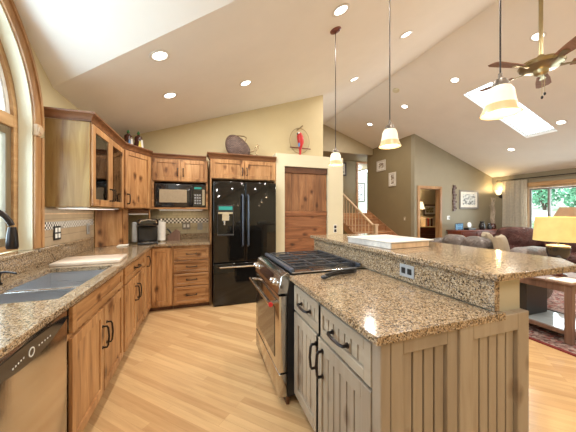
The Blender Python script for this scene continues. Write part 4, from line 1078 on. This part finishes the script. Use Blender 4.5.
# ================================================================ STAIRS
SXL, SXR, SYB, SR, ST, NS = 4.2, 5.548, 5.42, .187, .31, 7
t = thing('staircase', 'short oak staircase climbing along the olive wall with pale wood balusters', 'staircase', (4.9, 5.4, 0))
for k in range(NS):
    y = SYB + ST * k; z = SR * (k + 1)
    part('riser', B().box(SXL + .02, SXR - .02, y, y + .02, z - SR + .001, z - .03), M['stairwood'], t)
    part('tread', B().box(SXL + .005, SXR - .02, y - .025, min(y + ST + .015, 7.609), z - .03, z, .004), M['stairwood'], t)
sk = lambda x0, x1, up: B().prism([(x0, SYB - .03, 0), (x0, SYB - .03, .19 + up), (x0, SYB + ST * 7 - .05, SR * 7 + up + .03), (x0, SYB + ST * 7, SR * 7 + up + .03), (x0, SYB + ST * 7, 0)], (x1 - x0, 0, 0))
part('stringer', sk(SXR - .018, SXR, .08), M['stairwood'], t)
part('under_stair_wall', sk(SXL - .02, SXL + .004, -.05), M['olive'], t)
part('stringer', B().prism([(SXL - .03, SYB - .03, .06), (SXL - .03, SYB - .03, .24), (SXL - .03, SYB + ST * 7, SR * 7 + .08), (SXL - .03, SYB + ST * 7, SR * 7 - .14)], (.0095, 0, 0)), M['stairwood'], t)
HX = SXL + .035
hr0, hr1 = Vector((HX, SYB + .06, .90 + .06)), Vector((HX, SYB + ST * 7, SR * 7 + .95))
part('handrail', B().tube([hr0, hr1], .032, 10), M['maple'], t)
part('newel_post', B().box(HX - .042, HX + .042, SYB - .02, SYB + .064, .188, 1.0, .006).box(HX - .055, HX + .055, SYB - .033, SYB + .077, 1.0, 1.035, .006), M['maple'], t)
for k in range(13):
    y = SYB + .15 + .155 * k; st = int((y - SYB) / ST); zb = SR * (st + 1) + .0005; s = (y - hr0.y) / (hr1.y - hr0.y); zt = hr0.z + s * (hr1.z - hr0.z) - .02
    part('baluster', B().lathe([(0, 0), (.017, 0), (.017, .14), (.011, .17), (.015, .30), (.010, zt - zb), (0, zt - zb)], (HX, y, zb), 10), M['maple'], t)

# ================================================================ WALL ART
def picture(label, O, u, n, w, h, frame, artm, fw=.03, mat_w=.06, name='framed_picture', tk=.025):
    O = Vector(O); t = thing(name, label, 'picture', O)
    b = B()
    b.obox(O, u, n, -w / 2, w / 2, -h / 2, -h / 2 + fw, .001, tk, .003); b.obox(O, u, n, -w / 2, w / 2, h / 2 - fw, h / 2, .001, tk, .003)
    b.obox(O, u, n, -w / 2, -w / 2 + fw, -h / 2 + fw, h / 2 - fw, .001, tk, .003); b.obox(O, u, n, w / 2 - fw, w / 2, -h / 2 + fw, h / 2 - fw, .001, tk, .003)
    part('frame', b, M[frame], t)
    part('mat', B().obox(O, u, n, -w / 2 + fw, w / 2 - fw, -h / 2 + fw, h / 2 - fw, .001, .010), M['mat'], t)
    part('print', B().obox(O, u, n, -w / 2 + fw + mat_w, w / 2 - fw - mat_w, -h / 2 + fw + mat_w * .8, h / 2 - fw - mat_w * .8, .0101, .012), M[artm], t)
    return t
picture('large grey-framed landscape print on the living room rear wall', (7.62, 5.498, 1.72), UX, NY, .80, .56, 'frame_grey', 'art_grey', .05, .09)
picture('small pale canvas picture, upper one on the stair wall', (5.549, 6.85, 2.84), UY, NX, .42, .34, 'canvas', 'art_brown', .06, .03)
picture('small pale canvas picture, lower one on the stair wall', (5.549, 6.34, 2.34), UY, NX, .30, .42, 'canvas', 'art_brown', .055, .03)
picture('dark-framed print on the upper hall wall left of the door', (5.02, 8.398, 2.95), UX, NY, .36, .5, 'frame_dark', 'art_grey', .05, .05)
picture('dark-framed wide print seen through the bedroom doorway', (8.25, 7.448, 1.42), UX, NY, .62, .42, 'frame_dark', 'art_green', .05, .08)
picture('round-lined ink print in the mint green upper room', (7.35, 10.598, 2.3), UX, NY, .5, .9, 'frame_dark', 'art_grey', .04, .05)
t = thing('wall_carving', 'tall narrow dark carved wall hanging left of the grey-framed print', 'wall ornament', (7.02, 5.498, 1.74))
b = B()
for k in range(9):
    z = 1.37 + .085 * k; s = .015 * math.sin(k * 1.7)
    b.box(6.955 + s, 7.055 + s, 5.465, 5.497, z, z + .082, .012, 2)
part('carved_strip', b, M['carved'], t)
b = B()
for k in range(4): b.ball((7.085, 5.48, 1.45 + .2 * k), .022, (1, .7, 1.5), 10)
part('carved_knob', b, M['carved'], t)
outlet('white thermostat on the rear wall right of the bedroom doorway', (6.80, 5.4995, 1.18), UX, NY, .11, .11, 'white', [(.022, 0, .05, .07)], 'grey', 'thermostat', 'thermostat')
outlet('small beige switch plate on the olive stair wall', (5.5505, 5.85, 1.15), UY, NX, .08, .12, 'tanfabric', [(0, 0, .03, .06)], 'cream', 'light switch', 'light_switch')

# sconce
t = thing('wall_sconce', 'lit glass wall sconce left of the sliding door curtain', 'wall lamp', (8.66, 5.22, 1.85))
part('back_plate', B().lathe([(0, .001), (.055, .001), (.05, .02), (0, .025)], (8.659, 5.25, 1.82), 20, NX), M['bronze'], t)
part('arm', B().tube([(8.64, 5.25, 1.82), (8.58, 5.25, 1.79), (8.54, 5.25, 1.82), (8.54, 5.25, 1.86)], .012, 8), M['bronze'], t)
part('glass_shade', B().lathe([(.03, .0), (.06, .03), (.075, .08), (.095, .14), (.091, .14), (.07, .08), (.055, .033), (.028, .004), (.03, 0)], (8.54, 5.25, 1.86), 20), M['sconce'], t)
lamp('sconce_light', 'POINT', (8.54, 5.25, 2.03), 10, (1, .75, .42), .04)
# curtain + rod
t = thing('curtain', 'grey beige pleated curtain panel left of the sliding glass door', 'curtain', (8.58, 4.9, 0))
b = B(); n_ = 90; rows = [(2.25, 1.0), (1.6, .94), (.9, .98), (.03, 1.05)]; grid = []
for z, s in rows:
    grid.append([b.bm.verts.new((8.57 + (.032 * math.sin(k / n_ * 2 * PI * 9) + .008 * math.sin(k * .9)) * (1 if z < 2.2 else .8), 4.86 + (k / n_ - .5) * .62 * s, z)) for k in range(n_ + 1)])
for a, c in zip(grid, grid[1:]):
    for k in range(n_): b.bm.faces.new([a[k], a[k + 1], c[k + 1], c[k]])
bmesh.ops.solidify(b.bm, geom=list(b.bm.faces), thickness=.004)
part('fabric', b, M['curtain'], t)
t = thing('curtain_rod', 'dark curtain rod with ball finial above the sliding door', 'curtain rod', (8.57, 4.0, 2.28))
part('rod', B().cyl((8.57, 5.28, 2.285), (8.57, 2.2, 2.285), .012), M['bronze'], t)
part('finial', B().ball((8.57, 5.31, 2.285), .032), M['bronze'], t)
for yy in (5.2, 3.5): part('bracket', B().tube([(8.658, yy, 2.26), (8.60, yy, 2.255), (8.57, yy, 2.268)], .008, 8), M['bronze'], t)

# ================================================================ LIVING ROOM
t = thing('area_rug', 'patterned area rug with red border under the end table', 'rug', (5.4, 3.0, 0))
part('field', B().box(3.34, 7.36, 1.04, 4.86, .0005, .010), M['rug'], t)
b = B(); b.box(3.30, 7.4, 1.0, 1.04, .0005, .011); b.box(3.30, 7.4, 4.86, 4.9, .0005, .011); b.box(3.30, 3.34, 1.04, 4.86, .0005, .011); b.box(7.36, 7.4, 1.04, 4.86, .0005, .011); part('border', b, M['rugred'], t)
# end table
RZ = .0112
t = thing('end_table', 'brown wooden end table with pale glass shelf beyond the bar', 'table', (3.85, 1.85, RZ))
ex0, ex1, ey0, ey1, et = 3.5, 4.16, 1.49, 2.20, .63
for x in (ex0, ex1 - .06):
    for y in (ey0, ey1 - .06): part('leg', B().box(x, x + .06, y, y + .06, RZ, et - .025, .004), M['tablewood'], t)
b = B(); b.box(ex0 + .008, ex0 + .03, ey0 + .061, ey1 - .061, et - .10, et - .025); b.box(ex1 - .03, ex1 - .008, ey0 + .061, ey1 - .061, et - .10, et - .025); b.box(ex0 + .061, ex1 - .061, ey0 + .008, ey0 + .03, et - .10, et - .025); b.box(ex0 + .061, ex1 - .061, ey1 - .03, ey1 - .008, et - .10, et - .025)
part('apron', b, M['tablewood'], t)
part('top', B().box(ex0 - .02, ex1 + .02, ey0 - .02, ey1 + .02, et - .0245, et, .006, 2), M['tablewood'], t)
b = B(); b.box(ex0 + .008, ex0 + .05, ey0 + .061, ey1 - .061, .095, .135, .003); b.box(ex1 - .05, ex1 - .008, ey0 + .061, ey1 - .061, .095, .135, .003); b.box(ex0 + .061, ex1 - .061, ey0 + .008, ey0 + .05, .095, .135, .003); b.box(ex0 + .061, ex1 - .061, ey1 - .05, ey1 - .008, .095, .135, .003)
part('shelf_frame', b, M['tablewood'], t)
part('glass_shelf', B().box(ex0 + .051, ex1 - .051, ey0 + .051, ey1 - .051, .115, .125), M['tableglass'], t)
t = thing('storage_box', 'black box standing on the glass shelf of the end table', 'box', (3.8, 2.0, .1355))
part('box', B().box(3.62, 4.02, 1.93, 2.12, .1255, .50, .006), M['black'], t); part('lid', B().box(3.61, 4.03, 1.92, 2.125, .5005, .525, .005), M['black'], t)
t = thing('magazine', 'white open magazine lying on the end table', 'magazine', (3.72, 1.62, et))
b = B(); b.box(3.52, 3.63, 1.50, 1.70, et + .0005, et + .008, .002); b.box(3.632, 3.75, 1.50, 1.66, et + .0005, et + .008, .002); part('pages', b, M['paper'], t)
# table lamp
lx, ly = 3.84, 1.75
t = thing('table_lamp', 'lit table lamp with wide yellow shade and black bowl base', 'lamp', (lx, ly, et))
part('foot', B().lathe([(0, .0005), (.075, .0005), (.075, .012), (.03, .03), (.022, .06), (.022, .14), (0, .14)], (lx, ly, et), 24), M['brownglaze'], t)
part('bowl', B().lathe([(0, .14), (.03, .1405), (.075, .19), (.095, .25), (.10, .315), (.09, .325), (.06, .325), (0, .325)], (lx, ly, et), 28), M['blackgloss'], t)
part('bowl_rim', B().lathe([(.06, .3255), (.098, .3255), (.10, .335), (.06, .345), (0, .345)], (lx, ly, et), 28), M['board'], t)
part('stem', B().cyl((lx, ly, et + .345), (lx, ly, et + .60), .008), M['brass'], t)
part('lamp_shade', B().lathe([(.21, .39), (.19, .66), (.187, .66), (.207, .39), (.21, .39)], (lx, ly, et), 40), M['lampshade'], t)
lamp('table_lamp_light', 'POINT', (lx, ly, et + .52), 8, (1, .72, .36), .05)

# grey-brown sofa, back to the kitchen
def sofa(name, label, x0, x1, y0, y1, face, leath, seats, back_h, arm_h=.68, back_from=None, zf=RZ):
    # runs along Y; face = +1 looks to +X
    t = thing(name, label, 'sofa', ((x0 + x1) / 2, (y0 + y1) / 2, zf))
    bx = x0 if face > 0 else x1
    F = lambda d: bx + face * d
    def bxx(a, c): return tuple(sorted((F(a), F(c))))
    m = M[leath]; D = abs(x1 - x0)
    a, c = bxx(.05, D - .04); part('base', B().box(a, c, y0 + .05, y1 - .05, zf + .07, .32, .03, 3), m, t)
    a, c = bxx(0, .22); part('back_frame', B().box(a, c, y0 + .08, y1 - .08, zf + .06, .74, .05, 4), m, t)
    for y in (y0 + .13, y1 - .13):
        a = (F(0.04) + F(D - .02)) / 2
        part('arm', B().cushion((a, y, (zf + .04 + arm_h) / 2), (D - .06, .26, arm_h - zf - .04), 5, 10, lump=.02, seed=int(y * 10)), m, t)
    sw = (y1 - y0 - .52) / seats
    for k in range(seats):
        yc = y0 + .26 + sw * (k + .5)
        part('seat_cushion', B().cushion((F(.22 + (D - .24) / 2), yc, .41), (D - .24, sw - .01, .20), 4, 10, lump=.03, seed=k), m, t)
        if back_from: bw = (y1 - .26 - back_from) / seats; yc = back_from + bw * (k + .5); sw_ = bw
        else: sw_ = sw
        part('back_cushion', B().cushion((F(.27), yc, (back_h + .48) / 2), (.30, sw_ + .02, back_h - .48), 3.2, 12, lump=.05, seed=k + 7), m, t)
    for x in (F(.1), F(D - .1)):
        for y in (y0 + .12, y1 - .12): part('foot', B().cyl((x, y, zf), (x, y, zf + .071), .03), M['darkwood'], t)
    return t
sofa('leather_sofa', 'grey-brown leather sofa with its back to the bar', 4.2, 5.0, 2.28, 3.95, 1, 'greyleather', 2, .93, .83, 2.88)
sofa('leather_loveseat', 'burgundy leather sofa in front of the sliding glass door', 7.0, 7.9, 2.5, 4.98, -1, 'redleather', 2, .97)
def pillow(label, c, size, rot, m='tanfabric'):
    b = B(); t_ = bmesh.new(); bmesh.ops.create_grid(t_, x_segments=14, y_segments=14, size=.5)
    top = []
    for sgn in (1, -1):
        g = bmesh.new(); bmesh.ops.create_grid(g, x_segments=14, y_segments=14, size=.5)
        for v in g.verts:
            x, y = v.co.x * 2, v.co.y * 2; k = max(0, (1 - x ** 4)) ** .5 * max(0, (1 - y ** 4)) ** .5
            e = 1 - .06 * (1 - min(abs(x), abs(y)) ** 1) if max(abs(x), abs(y)) > .99 else 1
            w = Vector((v.co.x * size[0] * e, v.co.y * size[1] * e, sgn * .5 * size[2] * k ** .8 + sgn * .002))
            v.co = rot @ w + Vector(c)
        b._merge(g)
    t_.free()
    bmesh.ops.remove_doubles(b.bm, verts=b.bm.verts, dist=.006)
    return solo('throw_pillow', b, M[m], label, 'pillow', c, 'throw pillows on the grey sofa')
pillow('tan square throw pillow at the near end of the grey sofa', (4.46, 2.69, .76), (.44, .46, .15), ROT('Z', 22) @ ROT('X', 78))
pillow('tan throw pillow lying further along the grey sofa back', (4.72, 3.02, .79), (.44, .44, .15), ROT('Z', 40) @ ROT('X', 66))
# tan armchair beyond the sofa
t = thing('armchair', 'low tan upholstered armchair beyond the sofa, near the bedroom doorway', 'chair', (4.6, 4.5, RZ))
part('seat', B().cushion((4.72, 4.42, .26), (.80, .66, .40), 5, 10), M['tanfabric'], t)
part('backrest', B().cushion((4.42, 4.42, .46), (.26, .70, .60), 4, 10), M['tanfabric'], t)
for y in (4.08, 4.76): part('arm', B().cushion((4.72, y, .34), (.80, .16, .48), 4, 8), M['tanfabric'], t)
for x in (4.42, 5.0):
    for y in (4.16, 4.68): part('leg', B().cyl((x, y, RZ), (x, y, .09), .022), M['darkwood'], t)
# credenza along rear wall
t = thing('credenza', 'dark cherry credenza against the living room rear wall', 'cabinet', (7.5, 5.25, 0))
part('body', B().box(6.72, 8.45, 5.06, 5.46, .06, .80, .004), M['darkwood'], t)
part('top', B().box(6.68, 8.49, 5.03, 5.475, .801, .835, .006, 2), M['darkwood'], t)
for k in range(3):
    d = part('door', front((6.76 + .56 * k, 5.06, .09), UX, NY, .53, .68, .06), M['darkwood'], t); pull(d, (6.82 + .56 * k, 5.04, .5), ZV, NY, .1)
part('plinth', B().box(6.76, 8.41, 5.1, 5.44, .001, .06), M['darkwood'], t)
ctz = .8355
t = thing('photo_frame', 'small blue photograph in a dark frame on the credenza', 'photo frame', (6.92, 5.2, ctz))
part('frame', B().box(6.80, 7.05, 5.24, 5.26, ctz, ctz + .20, .003), M['frame_dark'], t); part('photo', B().box(6.82, 7.03, 5.236, 5.2399, ctz + .02, ctz + .18), M['photo_blue'], t)
t = thing('photo_frame', 'tiny blue framed photograph left of the larger photo on the credenza', 'photo frame', (6.74, 5.2, ctz))
part('frame', B().box(6.69, 6.79, 5.20, 5.215, ctz, ctz + .19, .003), M['frame_dark'], t); part('photo', B().box(6.702, 6.778, 5.196, 5.1999, ctz + .015, ctz + .175), M['photo_blue'], t)
t = thing('desk_clock', 'white-faced clock on a black base on the credenza', 'clock', (7.25, 5.2, ctz))
part('base', B().box(7.14, 7.42, 5.15, 5.30, ctz, ctz + .06, .006), M['black'], t); part('face', B().cyl((7.24, 5.22, ctz + .145), (7.24, 5.20, ctz + .145), .075, None, 24), M['white'], t); part('neck', B().cyl((7.24, 5.21, ctz + .06), (7.24, 5.21, ctz + .075), .02), M['black'], t)
def vase(label, x, y, prof, m, name='vase'): return solo(name, B().lathe(prof, (x, y, ctz), 20), M[m], label, 'vase', (x, y, ctz))
vase('tall black vase on the credenza, left of the pair', 7.75, 5.2, [(0, 0), (.06, 0), (.085, .08), (.07, .16), (.05, .20), (.06, .24), (0, .24)], 'blackgloss')
vase('small black vase on the credenza, nearer the corner', 8.05, 5.2, [(0, 0), (.05, 0), (.06, .06), (.04, .13), (.03, .17), (.04, .19), (0, .19)], 'blackgloss')
t = thing('branch_vase', 'brown vase with twisted dry branches in the living room corner', 'vase', (8.3, 5.25, ctz))
part('vase', B().lathe([(0, 0), (.06, 0), (.09, .07), (.06, .15), (.05, .17), (.0, .17)], (8.28, 5.25, ctz), 20), M['brownglaze'], t)
for k in range(5):
    r_ = random.Random(k); pts = []
    for i in range(14):
        pts.append((8.28 + .04 * math.sin(i * 1.1 + k) + .012 * i * (r_.random() - .5), 5.25 + .04 * math.cos(i * 1.2 + k * 2), ctz + .16 + .06 * i))
    part('branch', B().tube(pts, .008, 6, [.009 - .0004 * i for i in range(14)]), M['board'], t)
# floor lamp behind loveseat
t = thing('floor_lamp', 'floor lamp with brown tapered shade in front of the glass door', 'lamp', (8.36, 3.62, 0))
part('base', B().lathe([(0, .001), (.14, .001), (.14, .02), (.03, .035), (0, .035)], (8.36, 3.62, 0), 24), M['bronze'], t)
part('pole', B().cyl((8.36, 3.62, .034), (8.36, 3.62, 1.42), .012), M['bronze'], t)
part('lamp_shade', B().lathe([(.27, 1.22), (.15, 1.46), (.147, 1.46), (.267, 1.22), (.27, 1.22)], (8.36, 3.62, 0), 32), M['farshade'], t)
part('shade_trim', B().lathe([(.272, 1.205), (.276, 1.2195), (.268, 1.2195), (.272, 1.205)], (8.36, 3.62, 0), 32), M['darkwood'], t)

# ================================================================ BEDROOM AND UPPER ROOM
t = thing('dresser', 'brown wooden dresser seen through the bedroom doorway', 'dresser', (7.7, 7.2, 0))
part('body', B().box(7.2, 8.05, 6.95, 7.44, .02, .80, .004), M['tablewood'], t); part('top', B().box(7.17, 8.08, 6.92, 7.445, .801, .83, .004), M['maple'], t)
for k in range(3): d = part('drawer', front((7.23, 6.95, .06 + .25 * k), UX, NY, .79, .23, .04), M['darkwood'], t); pull(d, (7.62, 6.93, .175 + .25 * k), UX, NY, .14)
t = thing('bedroom_lamp', 'small lit table lamp on the bedroom dresser', 'lamp', (7.48, 7.15, .83))
part('base', B().lathe([(0, .0005), (.06, .0005), (.05, .02), (.025, .06), (.05, .15), (.02, .26), (.008, .5), (0, .5)], (7.48, 7.18, .83), 18), M['brass'], t)
part('lamp_shade', B().lathe([(.17, .62), (.10, .88), (.097, .88), (.167, .62), (.17, .62)], (7.48, 7.18, .83), 24), M['sconce'], t)
part('finial', B().cyl((7.48, 7.18, 1.33), (7.48, 7.18, 1.73), .006), M['brass'], t)
lamp('bedroom_light', 'POINT', (7.48, 7.1, 1.62), 24, (1, .78, .48), .06)
for k, mm in enumerate(('board', 'red', 'tanfabric', 'brownglaze', 'board')):
    solo('book', B().box(7.62 + .085 * k, 7.70 + .085 * k, 7.05, 7.28, .8305, 1.14 - .02 * (k % 2), .003), M[mm], ['pale book standing first on the bedroom dresser', 'red book standing second on the bedroom dresser', 'tan book in the middle of the bedroom dresser row', 'dark brown book standing fourth on the bedroom dresser', 'pale book standing last on the bedroom dresser'][k], 'book', (7.66 + .085 * k, 7.2, .8305), 'books on the bedroom dresser')
t = thing('hall_fill_light', 'unseen ceiling light added to brighten the upper hall', 'ceiling light', (3.3, 8.0, 3.28))  # fixture added out of view to light the hall
part('dome', B().lathe([(0, -.07), (.08, -.06), (.13, -.02), (.14, -.001), (0, -.001)], (3.3, 8.0, 3.28), 24), M['shade'], t)
lamp('hall_fill_lamp', 'POINT', (3.3, 7.9, 3.1), 10, (1, .85, .65), .08)
t = thing('mint_room_fill_light', 'ceiling light added to brighten the mint green upper room', 'ceiling light', (6.6, 9.6, 3.28))  # fixture added to light the mint room
part('dome', B().lathe([(0, -.07), (.08, -.06), (.13, -.02), (.14, -.001), (0, -.001)], (6.6, 9.6, 3.28), 24), M['shade'], t)
lamp('mint_room_fill_lamp', 'POINT', (6.6, 9.6, 3.1), 14, (1, .97, .92), .1)

# ================================================================ OUTDOORS
b = B(); nx, ny = 26, 40; g = []
rnd = random.Random(3)
for i in range(nx + 1):
    x = XR + .2 + 16 * i / nx
    g.append([b.bm.verts.new((x, -8 + 26 * j / ny, -.15 + max(0, (x - 10.2)) * .28 + rnd.uniform(-.06, .06) * min(1, i / 4))) for j in range(ny + 1)])
for i in range(nx):
    for j in range(ny): b.bm.faces.new([g[i][j], g[i + 1][j], g[i + 1][j + 1], g[i][j + 1]])
o = finish('hillside', b, M['hill']); o['kind'] = 'structure'
def shrub(x, y, z, r, h, lab, mm, seed):
    t = thing('shrub', lab, 'shrub', (x, y, z), 'shrubs on the hillside')
    rn = random.Random(seed); b = B()
    bb = bmesh.new()
    for k in range(700):
        d = Vector((rn.gauss(0, 1), rn.gauss(0, 1), rn.gauss(0, 1))).normalized() * (rn.random() ** .4)
        c = Vector((x + d.x * r, y + d.y * r, z + h * .55 + d.z * h * .48)); s = r * .13
        u = Vector((rn.gauss(0, 1), rn.gauss(0, 1), rn.gauss(0, 1))).normalized(); v = u.orthogonal().normalized()
        w = u.cross(v)
        bb.faces.new([bb.verts.new(c + v * s), bb.verts.new(c + w * s * .6), bb.verts.new(c - v * s), bb.verts.new(c - w * s * .6)])
    b._merge(bb)
    part('foliage', b, M[mm], t, smooth=False)
    b = B()
    for k in range(4): b.tube([(x, y, z - .1), (x + r * .2 * math.cos(k * 1.6), y + r * .2 * math.sin(k * 1.6), z + h * .3), (x + r * .5 * math.cos(k * 1.6), y + r * .5 * math.sin(k * 1.6), z + h * .6)], .03, 6)
    part('stems', b, M['bark'], t)
hz = lambda x: -.15 + max(0, (x - 10.2)) * .28
sp = [(15.6, 6.4, .62, 1.5), (15.8, 7.7, .62, 1.8), (15.6, 9.0, .62, 1.6), (15.8, 10.3, .62, 1.7), (15.6, 5.1, .62, 1.7),
      (17.6, 7.1, .8, 3.0), (17.6, 8.8, .8, 2.8), (17.6, 10.5, .8, 3.0), (17.6, 5.4, .8, 2.9), (19.8, 8.0, .9, 3.4), (19.8, 9.9, .9, 3.4), (19.8, 11.8, .9, 3.2), (19.8, 6.1, .9, 3.3),
      (12.4, 6.3, .4, .6), (13.4, 5.2, .4, .55), (11.6, 4.9, .35, .5), (12.4, 7.6, .4, .6), (11.2, 6.0, .3, .5)]
names = ['round green shrub in the front row on the hillside, behind the lamp shades', 'round green shrub in the front row on the hillside, right of the door mullion', 'round green shrub in the front row on the hillside, left of the door mullion', 'round green shrub in the front row on the hillside, behind the curtain', 'round green shrub in the front row on the hillside, at the photo right edge',
         'tall green shrub in the middle row uphill, right of the door mullion', 'tall green shrub in the middle row uphill, behind the door mullion', 'tall green shrub in the middle row uphill, beside the curtain', 'tall green shrub in the middle row uphill, at the photo right edge',
         'tall green shrub in the back row at the hilltop, right of the mullion', 'tall green shrub in the back row at the hilltop, behind the mullion', 'tall green shrub in the back row at the hilltop, by the curtain', 'tall green shrub in the back row at the hilltop, at the photo right edge',
         'low pale shrub on the lower slope beside the curtain', 'low pale shrub on the lower slope behind the lamp', 'low pale shrub closest to the glass door', 'low pale shrub on the lower slope behind the curtain', 'small pale shrub near the glass door beside the curtain']
for k, (x, y, r, h) in enumerate(sp): shrub(x, y, hz(x) - .03, r, h, names[k], 'leaf' if k < 13 else 'leaf2', k)
b = B().box(-9, XL - .21, -8, 12, -.35, -.2); o = finish('bounce_ground', b, M['paper']); o['kind'] = 'structure'  # pale ground added to bounce light up onto the dormer ceiling
